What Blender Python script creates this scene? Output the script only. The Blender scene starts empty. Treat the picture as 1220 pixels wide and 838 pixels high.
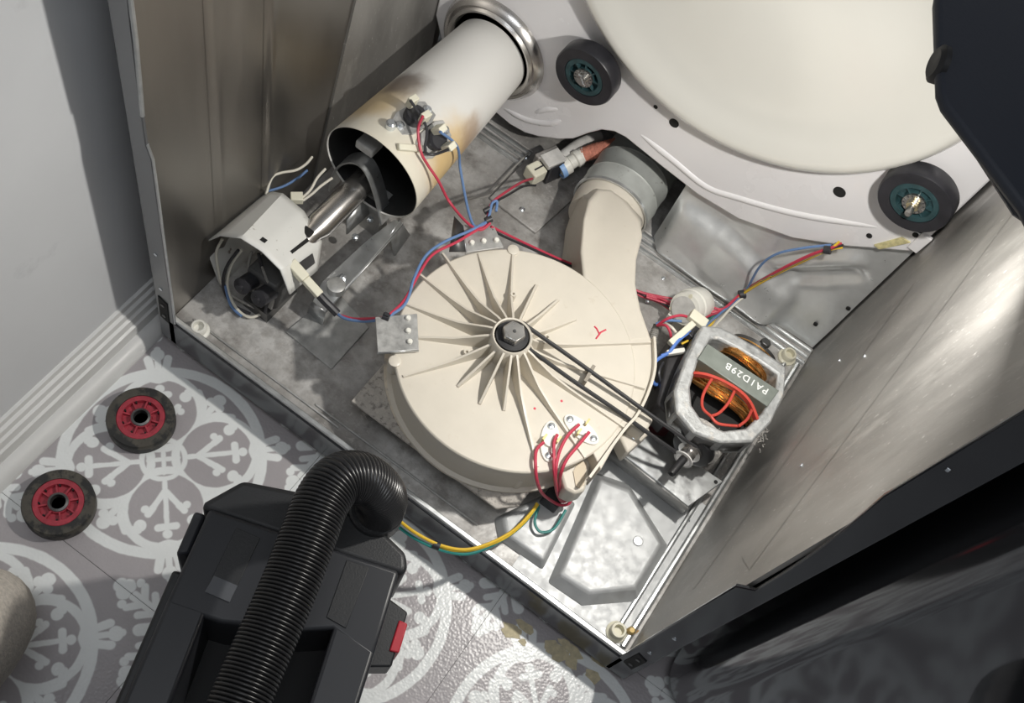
import bpy, bmesh, math, random
from mathutils import Vector, Matrix
random.seed(4)
S = bpy.context.scene
COL = S.collection

# ------------------------------------------------------------------ camera, light, exposure
cd = bpy.data.cameras.new('camera'); cam = bpy.data.objects.new('camera', cd); COL.objects.link(cam)
cd.sensor_width = 36.0; cd.lens = 36.0 * 1290 / 1220; cd.clip_start = 0.02
cam.matrix_world = Matrix(((0.80654, -0.58407, 0.09140, 0.46929),
                           (0.55197, 0.68863, -0.47023, -0.42853),
                           (0.21170, 0.42971, 0.87780, 1.20391),
                           (0, 0, 0, 1)))
S.camera = cam
w = bpy.data.worlds.new('room_light'); S.world = w; w.use_nodes = True
w.node_tree.nodes['Background'].inputs[0].default_value = (0.93, 0.96, 1.0, 1)
w.node_tree.nodes['Background'].inputs[1].default_value = 0.16
S.view_settings.view_transform = 'Standard'; S.view_settings.look = 'None'
S.view_settings.gamma = 1.0; S.view_settings.exposure = 0.0
S.view_settings.use_curve_mapping = False
LAMP = Vector((0.585, 0.205, 0.672))       # LED face of the work light
def make_lamp():
    ld = bpy.data.lights.new('work_light_led', 'AREA'); ld.shape = 'DISK'; ld.size = 0.03; ld.energy = 4.6
    ld.color = (1.0, 0.965, 0.90)
    lo = bpy.data.objects.new('work_light_led', ld); COL.objects.link(lo)
    lo.location = LAMP
    lo.rotation_euler = (Vector((0.20, 0.02, 0.0)) - LAMP).to_track_quat('-Z', 'Y').to_euler()
make_lamp()
def make_ceiling_glow():
    ld = bpy.data.lights.new('ceiling_light', 'AREA'); ld.shape = 'RECTANGLE'; ld.size = 0.9; ld.size_y = 0.5
    ld.energy = 7.5; ld.color = (0.93, 0.96, 1.0)
    lo = bpy.data.objects.new('ceiling_light', ld); COL.objects.link(lo)
    lo.location = (0.55, -0.55, 2.35)
make_ceiling_glow()

# ------------------------------------------------------------------ mesh helpers
def V(*a): return Vector(a[0]) if len(a) == 1 else Vector(a)
def frame(o, zdir, xhint=(1, 0, 0)):
    z = V(zdir).normalized(); x = V(xhint)
    x = (x - z * x.dot(z))
    if x.length < 1e-5: x = V(0, 1, 0) - z * z.y
    x.normalize(); y = z.cross(x)
    m = Matrix((x, y, z)).transposed().to_4x4(); m.translation = V(o); return m
def rz(o, a):
    m = Matrix.Rotation(math.radians(a), 4, 'Z'); m.translation = V(o); return m
I4 = Matrix.Identity(4)
def crom(pts, n=8, closed=False):
    P = [V(p) for p in pts]; out = []; N = len(P)
    rng = range(N if closed else N - 1)
    for i in rng:
        if closed: a, b, c, d = P[(i-1) % N], P[i], P[(i+1) % N], P[(i+2) % N]
        else: a, b, c, d = P[max(i-1, 0)], P[i], P[i+1], P[min(i+2, N-1)]
        for k in range(n):
            t = k / n
            out.append(0.5 * ((2*b) + (c-a)*t + (2*a-5*b+4*c-d)*t*t + (3*b-a-3*c+d)*t**3))
    if not closed: out.append(P[-1].copy())
    return out
class MB:
    def __init__(s): s.v = []; s.f = []
    def add(s, vs, fs, m=I4):
        o = len(s.v); s.v += [tuple(m @ V(p)) for p in vs]; s.f += [tuple(i + o for i in f) for f in fs]; return s
    def box(s, a, b, m=I4):
        (x0, y0, z0), (x1, y1, z1) = a, b
        return s.add([(x0,y0,z0),(x1,y0,z0),(x1,y1,z0),(x0,y1,z0),(x0,y0,z1),(x1,y0,z1),(x1,y1,z1),(x0,y1,z1)],
                     [(3,2,1,0),(4,5,6,7),(0,1,5,4),(1,2,6,5),(2,3,7,6),(3,0,4,7)], m)
    def prism(s, poly, z0, z1, m=I4, top=None):
        n = len(poly); t = top or poly
        return s.add([(p[0], p[1], z0) for p in poly] + [(p[0], p[1], z1) for p in t],
                     [tuple(range(n-1, -1, -1)), tuple(range(n, 2*n))] + [(i, (i+1) % n, n+(i+1) % n, n+i) for i in range(n)], m)
    def plate_xz(s, poly, y0, y1):
        m = Matrix(((1,0,0,0),(0,0,-1,0),(0,1,0,0),(0,0,0,1)))   # local (x, z) drawn, extruded to -y
        return s.prism(poly, -y1, -y0, m)
    def lathe(s, prof, n=32, m=I4, closed=False, cap=True):
        vs = []; fs = []; k = len(prof)
        for i in range(n):
            a = 2*math.pi*i/n; c, sn = math.cos(a), math.sin(a)
            vs += [(r*c, r*sn, z) for r, z in prof]
        for i in range(n):
            j = (i+1) % n
            for q in range(k if closed else k-1):
                q2 = (q+1) % k
                fs.append((i*k+q, j*k+q, j*k+q2, i*k+q2))
        if cap and not closed:
            if prof[0][0] > 1e-6: fs.append(tuple(i*k for i in range(n-1, -1, -1)))
            if prof[-1][0] > 1e-6: fs.append(tuple(i*k+k-1 for i in range(n)))
        return s.add(vs, fs, m)
    def cyl(s, a, b, r, r2=None, n=16):
        a, b = V(a), V(b); L = (b-a).length
        return s.lathe([(r, 0), (r if r2 is None else r2, L)], n, frame(a, b-a))
    def tube(s, pts, r, n=8, closed=False, rad=None):
        P = [V(p) for p in pts]; N = len(P); vs = []; fs = []
        prev = None
        for i, p in enumerate(P):
            if closed: d = P[(i+1) % N] - P[i-1]
            else: d = P[min(i+1, N-1)] - P[max(i-1, 0)]
            d.normalize()
            if prev is None:
                u = d.orthogonal().normalized()
            else:
                u = prev - d * prev.dot(d)
                u = u.normalized() if u.length > 1e-6 else d.orthogonal().normalized()
            prev = u; v = d.cross(u); rr = rad(i) if rad else r
            for k in range(n):
                a = 2*math.pi*k/n; vs.append(p + (u*math.cos(a) + v*math.sin(a))*rr)
        for i in range(N if closed else N-1):
            j = (i+1) % N
            for k in range(n): fs.append((i*n+k, i*n+(k+1) % n, j*n+(k+1) % n, j*n+k))
        if not closed: fs += [tuple(range(n-1, -1, -1)), tuple(range((N-1)*n, N*n))]
        return s.add(vs, fs)
    def ribbon(s, pts, wdir, wd, th):      # flat strap along pts, width along wdir
        P = [V(p) for p in pts]; vs = []; fs = []; N = len(P)
        for i, p in enumerate(P):
            d = (P[min(i+1, N-1)] - P[max(i-1, 0)]).normalized(); wv = V(wdir(i) if callable(wdir) else wdir)
            wv = (wv - d*wv.dot(d)).normalized(); t = d.cross(wv)
            vs += [p+wv*wd/2+t*th/2, p-wv*wd/2+t*th/2, p-wv*wd/2-t*th/2, p+wv*wd/2-t*th/2]
        for i in range(N-1):
            for k in range(4): fs.append((i*4+k, i*4+(k+1) % 4, i*4+4+(k+1) % 4, i*4+4+k))
        fs += [(3,2,1,0), tuple(range(4*N-4, 4*N))]
        return s.add(vs, fs)
    def grid(s, fn, nu, nv, close_u=False):
        vs = [fn(i/nu, j/nv) for j in range(nv+1) for i in range(nu+1)]
        fs = [(j*(nu+1)+i, j*(nu+1)+i+1, (j+1)*(nu+1)+i+1, (j+1)*(nu+1)+i) for j in range(nv) for i in range(nu)]
        return s.add(vs, fs)
    def build(s, name, mat, parent=None, bevel=0, seg=2, smooth=35, solid=0, label=None, origin=None):
        me = bpy.data.meshes.new(name); me.from_pydata(s.v, [], s.f); me.validate(); me.update()
        bm = bmesh.new(); bm.from_mesh(me); bmesh.ops.remove_doubles(bm, verts=bm.verts, dist=1e-6); bmesh.ops.recalc_face_normals(bm, faces=bm.faces); bm.to_mesh(me); bm.free()
        if smooth:
            for p in me.polygons: p.use_smooth = True
            me.set_sharp_from_angle(angle=math.radians(smooth))
        me.materials.append(mat)
        o = bpy.data.objects.new(name, me); COL.objects.link(o)
        if origin is not None:
            me.transform(Matrix.Translation(-V(origin))); o.location = origin
        if solid:
            md = o.modifiers.new('thickness', 'SOLIDIFY'); md.thickness = solid; md.offset = 0
        if bevel:
            md = o.modifiers.new('edge', 'BEVEL'); md.width = bevel; md.segments = seg; md.limit_method = 'ANGLE'; md.angle_limit = math.radians(40)
            md.harden_normals = False
        if parent is not None: o.parent = parent; o.matrix_parent_inverse = Matrix.Translation(-parent.location) if parent.type == 'EMPTY' else Matrix.Identity(4)
        if label: o['label'] = label
        return o
def tag(o, label, cat=None, group=None, kind=None):
    o['label'] = label
    if cat: o['category'] = cat
    if group: o['group'] = group
    if kind: o['kind'] = kind
    return o
def thing(name, loc, label, cat, group=None):
    o = bpy.data.objects.new(name, None); COL.objects.link(o); o.location = loc; o.empty_display_size = 0.02
    return tag(o, label, cat, group)
def circ(cx, cy, r, n=24, a0=0, a1=360):
    full = abs(a1-a0) >= 360
    return [(cx+r*math.cos(math.radians(a0+(a1-a0)*i/(n if full else n-1))), cy+r*math.sin(math.radians(a0+(a1-a0)*i/(n if full else n-1)))) for i in range(n)]

# ------------------------------------------------------------------ materials
MATS = {}
def mat(name, col, rough=0.5, metal=0.0, noise=None, bump=None, dirt=None, trans=0, coat=0, emit=None, ani=None, spec=None):
    """noise=(scale, amount) value variation; bump=(scale, strength); dirt=(colour, scale, lo, hi) blotches"""
    m = bpy.data.materials.new(name); m.use_nodes = True; nt = m.node_tree; N = nt.nodes; L = nt.links
    b = N['Principled BSDF']; b.inputs['Roughness'].default_value = rough; b.inputs['Metallic'].default_value = metal
    b.inputs['Base Color'].default_value = (*col, 1)
    if spec is not None: b.inputs['Specular IOR Level'].default_value = spec
    if coat: b.inputs['Coat Weight'].default_value = coat; b.inputs['Coat Roughness'].default_value = 0.12
    if trans:
        b.inputs['Transmission Weight'].default_value = trans
    if emit: b.inputs['Emission Color'].default_value = (*emit[0], 1); b.inputs['Emission Strength'].default_value = emit[1]
    tc = N.new('ShaderNodeTexCoord'); vec = tc.outputs['Object']
    if ani:
        mp = N.new('ShaderNodeMapping'); mp.inputs['Scale'].default_value = ani; L.new(vec, mp.inputs[0]); vec = mp.outputs[0]
    out = None
    def nz(scale, detail=5, rough=0.6, src=vec):
        n = N.new('ShaderNodeTexNoise'); n.inputs['Scale'].default_value = scale; n.inputs['Detail'].default_value = detail
        n.inputs['Roughness'].default_value = rough; L.new(src, n.inputs['Vector']); return n.outputs['Fac']
    def mix(fac, a, bb):
        x = N.new('ShaderNodeMix'); x.data_type = 'RGBA'
        if hasattr(fac, 'is_linked'): L.new(fac, x.inputs['Factor'])
        else: x.inputs['Factor'].default_value = fac
        for i, q in ((6, a), (7, bb)):
            if hasattr(q, 'is_linked'): L.new(q, x.inputs[i])
            else: x.inputs[i].default_value = (*q, 1)
        return x.outputs[2]
    def ramp(fac, lo, hi):
        r = N.new('ShaderNodeMapRange'); r.inputs[1].default_value = lo; r.inputs[2].default_value = hi; L.new(fac, r.inputs[0]); return r.outputs[0]
    c = col
    if noise:
        f = ramp(nz(noise[0]), 0.3, 0.7)
        c = mix(f, tuple(max(0, q*(1-noise[1])) for q in col), tuple(min(1, q*(1+noise[1])) for q in col))
        r = N.new('ShaderNodeMapRange'); r.inputs[3].default_value = max(0.03, rough*0.8); r.inputs[4].default_value = min(1, rough*1.25)
        L.new(f, r.inputs[0]); L.new(r.outputs[0], b.inputs['Roughness'])
    if dirt:
        for d in (dirt if isinstance(dirt, list) else [dirt]):
            f = ramp(nz(d[1], 6, 0.65), d[2], d[3])
            c = mix(f, c, d[0])
            if metal:
                q = N.new('ShaderNodeMath'); q.operation = 'MULTIPLY_ADD'; q.inputs[1].default_value = -metal*0.8; q.inputs[2].default_value = metal
                L.new(f, q.inputs[0]); L.new(q.outputs[0], b.inputs['Metallic'])
    if hasattr(c, 'is_linked'): L.new(c, b.inputs['Base Color'])
    if bump:
        bp = N.new('ShaderNodeBump'); bp.inputs['Strength'].default_value = bump[1]; bp.inputs['Distance'].default_value = 0.002
        L.new(nz(bump[0], 4), bp.inputs['Height']); L.new(bp.outputs[0], b.inputs['Normal'])
    MATS[name] = m
    return m
galv = mat('galvanised_steel', (0.62, 0.635, 0.64), 0.33, 0.85, noise=(60, 0.12), bump=(25, 0.15))
rear_galv = mat('smooth_galvanised_steel', (0.74, 0.755, 0.76), 0.34, 0.55, noise=(50, 0.06))
galv_dull = mat('dull_galvanised_steel', (0.46, 0.46, 0.45), 0.5, 0.6, noise=(90, 0.2), bump=(120, 0.2))
galv_dusty = mat('dusty_galvanised_steel', (0.60, 0.59, 0.575), 0.50, 0.30, noise=(26, 0.22), dirt=[((0.20, 0.19, 0.18), 6.5, 0.46, 0.62), ((0.30, 0.285, 0.27), 22, 0.44, 0.62), ((0.42, 0.40, 0.38), 120, 0.55, 0.66)], bump=(110, 0.45))
pan_bright = mat('clean_galvanised_pan', (0.50, 0.51, 0.515), 0.56, 0.6, noise=(80, 0.06), dirt=((0.35, 0.33, 0.30), 90, 0.66, 0.78), bump=(60, 0.05))
side_metal = mat('zinc_side_panel', (0.36, 0.35, 0.335), 0.47, 0.72, noise=(5, 0.22), bump=(22, 0.2), ani=(1, 2.4, 0.7), dirt=[((0.50, 0.49, 0.47), 9, 0.56, 0.72), ((0.60, 0.59, 0.57), 160, 0.63, 0.70)])
taupe = mat('taupe_zinc_panel', (0.27, 0.255, 0.235), 0.36, 0.9, noise=(5, 0.1), ani=(1, 3, 0.4))
charcoal = mat('charcoal_enamel', (0.032, 0.034, 0.039), 0.22, 0.3, coat=0.4)
flange_lit = mat('lit_charcoal_enamel', (0.16, 0.165, 0.175), 0.3, 0.5, coat=0.3)  # charcoal paint lightened; the wall's reflection is put into the left flange colour
washer_paint = mat('glossy_graphite_paint', (0.10, 0.102, 0.108), 0.10, 0.8, coat=1.0)
enamel = mat('white_enamel', (0.86, 0.85, 0.87), 0.24, 0.0, noise=(7, 0.02), coat=0.5, dirt=((0.55, 0.5, 0.42), 60, 0.70, 0.80))
dish_enamel = mat('cream_enamel', (0.67, 0.662, 0.62), 0.16, 0.0, noise=(6, 0.02), coat=0.7, bump=(9, 0.12))
cream = mat('cream_plastic', (0.64, 0.595, 0.515), 0.42, 0, noise=(30, 0.03), dirt=((0.55, 0.49, 0.40), 45, 0.62, 0.78))
cream_dusty = mat('dusty_cream_plastic', (0.66, 0.59, 0.48), 0.6, 0, noise=(60, 0.1), dirt=((0.38, 0.35, 0.32), 70, 0.5, 0.66), bump=(200, 0.4))
dusty_plate = mat('dusty_sheet_metal', (0.50, 0.47, 0.43), 0.75, 0.2, noise=(120, 0.2), dirt=((0.25, 0.23, 0.21), 140, 0.52, 0.62), bump=(260, 0.6))
nylon = mat('white_nylon', (0.80, 0.79, 0.73), 0.4, 0, noise=(30, 0.05))
nylon_old = mat('yellowed_nylon', (0.72, 0.69, 0.55), 0.4, 0, noise=(60, 0.1))
connector = mat('ivory_connector', (0.76, 0.735, 0.60), 0.4, 0)
cover_white = mat('white_painted_steel', (0.78, 0.78, 0.75), 0.45, 0, noise=(18, 0.03), dirt=((0.22, 0.18, 0.14), 55, 0.645, 0.72))
steel = mat('bare_steel', (0.56, 0.55, 0.53), 0.28, 0.95, noise=(30, 0.1))
stainless = mat('stainless_steel', (0.62, 0.60, 0.58), 0.24, 0.95, noise=(12, 0.08))
dark_steel = mat('dark_steel', (0.12, 0.12, 0.12), 0.4, 0.7)
zinc_screw = mat('zinc_screw', (0.72, 0.76, 0.80), 0.25, 0.9)
black_rubber = mat('black_rubber', (0.018, 0.018, 0.020), 0.5, 0, noise=(60, 0.3))
belt_rubber = mat('belt_rubber', (0.03, 0.03, 0.032), 0.55)
roller_rubber = mat('roller_rubber', (0.022, 0.022, 0.027), 0.38, 0, noise=(40, 0.3))
worn_rubber = mat('worn_rubber', (0.075, 0.068, 0.055), 0.6, 0, noise=(30, 0.3), dirt=((0.02, 0.02, 0.02), 40, 0.48, 0.56), bump=(120, 0.4))
teal = mat('teal_plastic', (0.022, 0.055, 0.062), 0.45, 0, noise=(90, 0.3))
red_plastic = mat('red_plastic', (0.36, 0.035, 0.055), 0.5, 0, noise=(120, 0.25))
red_cage = mat('red_cage_plastic', (0.55, 0.07, 0.05), 0.35, 0, noise=(60, 0.15))
copper = mat('copper_winding', (0.80, 0.42, 0.14), 0.28, 0.9, noise=(90, 0.3))
lamination = mat('green_grey_lamination', (0.235, 0.26, 0.235), 0.5, 0.3, noise=(80, 0.1))
cast = mat('dusty_cast_aluminium', (0.47, 0.48, 0.48), 0.55, 0.45, noise=(80, 0.25), dirt=((0.60, 0.57, 0.52), 70, 0.56, 0.7), bump=(150, 0.6))
lint = mat('grey_lint', (0.50, 0.48, 0.45), 0.95, 0, noise=(300, 0.3), bump=(400, 1.0))
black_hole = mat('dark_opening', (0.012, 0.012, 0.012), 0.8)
duct_inside = mat('dark_duct_steel', (0.04, 0.04, 0.04), 0.6, 0.4)  # plain dark tone for the inside of the duct
wire_red = mat('red_wire', (0.52, 0.045, 0.085), 0.45)
wire_blue = mat('blue_wire', (0.13, 0.23, 0.44), 0.45)
wire_bright_blue = mat('bright_blue_wire', (0.10, 0.22, 0.62), 0.45)
wire_black = mat('black_wire', (0.03, 0.03, 0.035), 0.45)
wire_white = mat('white_wire', (0.72, 0.69, 0.60), 0.45)
wire_grey = mat('grey_wire', (0.33, 0.32, 0.30), 0.5)
wire_yellow = mat('yellow_wire', (0.80, 0.52, 0.04), 0.45)
wire_green = mat('green_wire', (0.02, 0.22, 0.20), 0.45)
orange_hose = mat('braided_red_hose', (0.62, 0.24, 0.17), 0.85, 0, noise=(160, 0.25), bump=(300, 0.8))
grey_fitting = mat('grey_fitting', (0.62, 0.61, 0.59), 0.5, 0, noise=(90, 0.15))
blue_ring = mat('blue_ring_plastic', (0.25, 0.42, 0.72), 0.45)
vac_black = mat('matte_black_plastic', (0.014, 0.015, 0.017), 0.46, 0, bump=(500, 0.15))
vac_panel = mat('satin_black_plastic', (0.020, 0.0215, 0.026), 0.40)
vac_well = mat('shaded_black_plastic', (0.004, 0.004, 0.005), 0.6)  # vacuum plastic made blacker; the recess shade is put into the colour
vac_label = mat('dark_grey_label', (0.085, 0.09, 0.10), 0.35)
hose_black = mat('black_hose_plastic', (0.014, 0.014, 0.015), 0.30)
vac_red = mat('red_latch_plastic', (0.42, 0.025, 0.04), 0.4)
lamp_navy = mat('navy_black_plastic', (0.026, 0.031, 0.044), 0.5, 0, bump=(300, 0.1))
lamp_lens = mat('led_lens', (0.9, 0.9, 0.85), 0.4, 0, emit=((1, 0.96, 0.9), 4.0))
wall_paint = mat('pale_grey_wall_paint', (0.70, 0.715, 0.735), 0.6, 0, noise=(5, 0.03), dirt=((0.5, 0.51, 0.53), 9, 0.62, 0.8))
trim_paint = mat('white_trim_paint', (0.72, 0.72, 0.71), 0.42, 0, noise=(20, 0.03), dirt=((0.45, 0.43, 0.41), 110, 0.68, 0.8))
knit = mat('beige_knit', (0.60, 0.55, 0.49), 0.9, 0, noise=(250, 0.2), bump=(500, 1.0))
ink_red = mat('red_marker', (0.62, 0.05, 0.09), 0.6)
print_white = mat('white_print', (0.85, 0.86, 0.84), 0.6)
sub_floor = mat('grey_grout', (0.20, 0.19, 0.19), 0.8)
dirt_yellow = mat('ochre_residue', (0.60, 0.53, 0.36), 0.8, 0, noise=(150, 0.2))

def burnt_duct():
    m = mat('scorched_white_duct', (0.76, 0.75, 0.72), 0.45, 0); nt = m.node_tree; N = nt.nodes; L = nt.links; b = N['Principled BSDF']
    tc = N.new('ShaderNodeTexCoord')
    nz = N.new('ShaderNodeTexNoise'); nz.inputs['Scale'].default_value = 22; nz.inputs['Detail'].default_value = 5; L.new(tc.outputs['Object'], nz.inputs['Vector'])
    col = None
    def blob(c, r0, r1, colour, amt, prev):
        d = N.new('ShaderNodeVectorMath'); d.operation = 'DISTANCE'; L.new(tc.outputs['Object'], d.inputs[0]); d.inputs[1].default_value = c
        a = N.new('ShaderNodeMath'); a.operation = 'MULTIPLY_ADD'; L.new(nz.outputs['Fac'], a.inputs[0]); a.inputs[1].default_value = 0.045; L.new(d.outputs['Value'], a.inputs[2])
        r = N.new('ShaderNodeMapRange'); r.interpolation_type = 'SMOOTHSTEP'; L.new(a.outputs[0], r.inputs[0])
        r.inputs[1].default_value = r1; r.inputs[2].default_value = r0; r.inputs[3].default_value = 0; r.inputs[4].default_value = amt
        x = N.new('ShaderNodeMix'); x.data_type = 'RGBA'; L.new(r.outputs[0], x.inputs[0]); x.inputs[7].default_value = (*colour, 1)
        if prev is None: x.inputs[6].default_value = (0.76, 0.75, 0.72, 1)
        else: L.new(prev, x.inputs[6])
        return x.outputs[2]
    # colours are burnt paint; positions are in duct coordinates
    c = blob((0.02, -0.135, 0.03), 0.06, 0.125, (0.70, 0.64, 0.48), 0.6, None)
    c = blob((-0.048, -0.075, 0.040), 0.045, 0.085, (0.56, 0.42, 0.22), 0.85, c)
    c = blob((0.062, -0.060, 0.005), 0.050, 0.095, (0.66, 0.45, 0.17), 0.85, c)
    c = blob((-0.038, -0.040, 0.050), 0.032, 0.062, (0.16, 0.13, 0.115), 0.85, c)
    c = blob((0.060, -0.018, 0.008), 0.036, 0.062, (0.36, 0.24, 0.16), 0.75, c)
    L.new(c, b.inputs['Base Color'])
    return m
duct_white = burnt_duct()

# ------------------------------------------------------------------ printed floor tile, drawn with distance functions
def tile_material():
    m = bpy.data.materials.new('printed_vinyl_tile'); m.use_nodes = True; nt = m.node_tree; N = nt.nodes; L = nt.links; b = N['Principled BSDF']
    class E:
        def __init__(s, o): s.o = o
        def op(s, k, *a):
            n = N.new('ShaderNodeMath'); n.operation = k
            for i, q in enumerate((s,) + a):
                if isinstance(q, E): L.new(q.o, n.inputs[i])
                else: n.inputs[i].default_value = q
            return E(n.outputs[0])
        def __add__(s, q): return s.op('ADD', q)
        def __sub__(s, q): return s.op('SUBTRACT', q)
        def __mul__(s, q): return s.op('MULTIPLY', q)
        def abs(s): return s.op('ABSOLUTE')
        def min(s, q): return s.op('MINIMUM', q)
        def max(s, q): return s.op('MAXIMUM', q)
        def sq(s): return s.op('SQRT')
        def clamp(s): return s.min(1.0).max(0.0)
    tc = N.new('ShaderNodeTexCoord'); sx = N.new('ShaderNodeSeparateXYZ'); L.new(tc.outputs['Object'], sx.inputs[0])
    u = (E(sx.outputs[0]) * (1/0.14)).abs(); v = (E(sx.outputs[1]) * (1/0.14)).abs()
    p = (u + v) * 0.70711; q = ((u - v) * 0.70711).abs()          # along / across the diagonal
    a = u.max(v); c = u.min(v)                                       # along / across the axis
    def dist(x, y, cx, cy): dx = x - cx; dy = y - cy; return (dx*dx + dy*dy).sq()
    def ring(x, y, cx, cy, r, wd): return (dist(x, y, cx, cy) - r).abs() - wd
    def disc(x, y, cx, cy, r): return dist(x, y, cx, cy) - r
    def cap(x, y, ax, ay, bx, by, r):
        ex, ey = bx-ax, by-ay; l2 = ex*ex+ey*ey
        px = x - ax; py = y - ay
        t = (px*(ex/l2) + py*(ey/l2)).clamp()
        dx = px - t*ex; dy = py - t*ey
        return (dx*dx + dy*dy).sq() - r
    d = []
    d.append(ring(u, v, 0, 0, 0.815, 0.045))                         # big ring
    d.append(ring(p, q, 0.435, 0, 0.335, 0.036))                     # four petals
    d.append(ring(u, v, 0, 0, 0.175, 0.022)); d.append(cap(p, q, 0.0, 0, 0.11, 0, 0.020)); d.append(disc(p, q, 0.115, 0, 0.026))
    d.append(cap(p, q, 0.18, 0, 0.66, 0, 0.022))                     # petal stem and bud
    d.append(cap(p, q, 0.595, 0.0, 0.595, 0.070, 0.032)); d.append(disc(p, q, 0.655, 0, 0.040))
    d.append(cap(p, q, 0.28, 0.0, 0.42, 0.105, 0.026)); d.append(cap(p, q, 0.42, 0.105, 0.47, 0.145, 0.030)); d.append(disc(p, q, 0.425, 0.165, 0.034))
    d.append(cap(a, c, 0.46, 0, 0.52, 0, 0.040))                     # scrolls between the petals
    d.append(cap(a, c, 0.46, 0.0, 0.585, 0.085, 0.040)); d.append(cap(a, c, 0.585, 0.085, 0.640, 0.185, 0.040))
    d.append(cap(a, c, 0.640, 0.185, 0.590, 0.255, 0.036)); d.append(disc(a, c, 0.545, 0.245, 0.050))
    d.append(cap(a, c, 0.48, 0, 0.66, 0, 0.030)); d.append(disc(a, c, 0.70, 0.0, 0.058)); d.append(disc(a, c, 0.645, 0.050, 0.042))
    d.append(cap(p, q, 0.76, 0.0, 0.79, 0.10, 0.055))                # knots on the ring
    d.append(cap(p, q, 0.83, 0.06, 0.945, 0.085, 0.036))
    d.append(cap(p, q, 0.86, 0, 0.93, 0, 0.028)); d.append(disc(p, q, 0.985, 0, 0.060)); d.append(disc(p, q, 1.035, 0, 0.030))
    d.append(cap(a, c, 0.985, 0.60, 0.985, 0.87, 0.026))             # sprigs along the joints
    d.append(disc(a, c, 0.97, 0.52, 0.060)); d.append(disc(a, c, 0.99, 0.46, 0.050))
    d.append(cap(a, c, 0.985, 0.70, 0.895, 0.62, 0.030)); d.append(disc(a, c, 0.895, 0.575, 0.036))
    d.append(cap(a, c, 0.985, 0.82, 0.90, 0.73, 0.030))
    d.append(cap(p, q, 1.16, 0.0, 1.235, 0.0, 0.050)); d.append(disc(p, q, 1.285, 0, 0.052)); d.append(disc(p, q, 1.42, 0, 0.05))
    tot = d[0]
    for e in d[1:]: tot = tot.min(e)
    nz = N.new('ShaderNodeTexNoise'); nz.inputs['Scale'].default_value = 60; nz.inputs['Detail'].default_value = 4; L.new(tc.outputs['Object'], nz.inputs['Vector'])
    tot = tot + (E(nz.outputs['Fac']) - 0.5) * 0.018
    f = N.new('ShaderNodeMapRange'); L.new(tot.o, f.inputs[0]); f.inputs[1].default_value = 0.006; f.inputs[2].default_value = -0.006
    x = N.new('ShaderNodeMix'); x.data_type = 'RGBA'; L.new(f.outputs[0], x.inputs[0])
    x.inputs[6].default_value = (0.42, 0.395, 0.41, 1); x.inputs[7].default_value = (0.86, 0.885, 0.885, 1)
    nb = N.new('ShaderNodeTexNoise'); nb.inputs['Scale'].default_value = 9; nb.inputs['Detail'].default_value = 6; L.new(tc.outputs['Object'], nb.inputs['Vector'])
    r = N.new('ShaderNodeMapRange'); L.new(nb.outputs['Fac'], r.inputs[0]); r.inputs[1].default_value = 0.3; r.inputs[2].default_value = 0.7; r.inputs[3].default_value = 0.9; r.inputs[4].default_value = 1.06
    mu = N.new('ShaderNodeMix'); mu.data_type = 'RGBA'; mu.blend_type = 'MULTIPLY'; mu.inputs[0].default_value = 1; L.new(x.outputs[2], mu.inputs[6]); L.new(r.outputs[0], mu.inputs[7])
    L.new(mu.outputs[2], b.inputs['Base Color'])
    b.inputs['Roughness'].default_value = 0.30
    vo = N.new('ShaderNodeTexVoronoi'); vo.inputs['Scale'].default_value = 330; vo.feature = 'SMOOTH_F1'; L.new(tc.outputs['Object'], vo.inputs['Vector'])
    bp = N.new('ShaderNodeBump'); bp.inputs['Strength'].default_value = 0.35; bp.inputs['Distance'].default_value = 0.001; L.new(vo.outputs['Distance'], bp.inputs['Height']); L.new(bp.outputs[0], b.inputs['Normal'])
    return m
tile_mat = tile_material()

# ================================================================== THE ROOM
ZF = -0.07
floor = MB().box((-0.06, -1.25, ZF-0.03), (1.35, 0.85, ZF-0.003)).build('floor', sub_floor, smooth=0)
tag(floor, 'grey and white patterned vinyl tile floor', kind='structure')
tile_me = None
for i in range(5):
    for j in range(7):
        cx, cy = -0.048 + 0.14 + 0.28*i, 0.42 - 0.28*j
        if tile_me is None:
            t = MB().box((-0.1397, -0.1397, -0.004), (0.1397, 0.1397, 0)).build('tile', tile_mat, smooth=0); tile_me = t.data
        else:
            t = bpy.data.objects.new('tile', tile_me); COL.objects.link(t)
        t.location = (cx, cy, ZF); t.parent = floor
res = MB()
for k in range(14):
    a, b = (0.5337, -0.0522, -0.0699), (0.6628, -0.0233, -0.0699)
    t = random.random(); c = V(a).lerp(V(b), t) + V(random.uniform(-.015,.012), random.uniform(-.012,.012), 0)
    rr = random.uniform(.003, .012); n = 9; ph = random.random()*6
    res.prism([(c.x+rr*random.uniform(.5,1.1)*math.cos(ph+6.283*q/n)*1.5, c.y+rr*random.uniform(.5,1.1)*math.sin(ph+6.283*q/n)) for q in range(n)], ZF+.0001, ZF+0.0003+.00004*k)
res_o = res.build('ochre_residue', dirt_yellow, floor, smooth=0); res_o['kind'] = 'stuff'; res_o['label'] = 'ochre dried residue on tile'
wall = MB().box((-0.16, -1.25, ZF-0.03), (-0.055, 0.85, 1.6)).build('wall_left', wall_paint, smooth=0)
tag(wall, 'pale grey painted wall beside the open dryer', kind='structure')
bb = bpy.data.objects.new('baseboard_left', None); COL.objects.link(bb); bb.location = (-0.055, -0.2, ZF)
tag(bb, 'white moulded baseboard with quarter-round along the wall', kind='structure')
MXZ = Matrix(((1,0,0,0),(0,0,1,0),(0,1,0,0),(0,0,0,1)))
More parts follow.
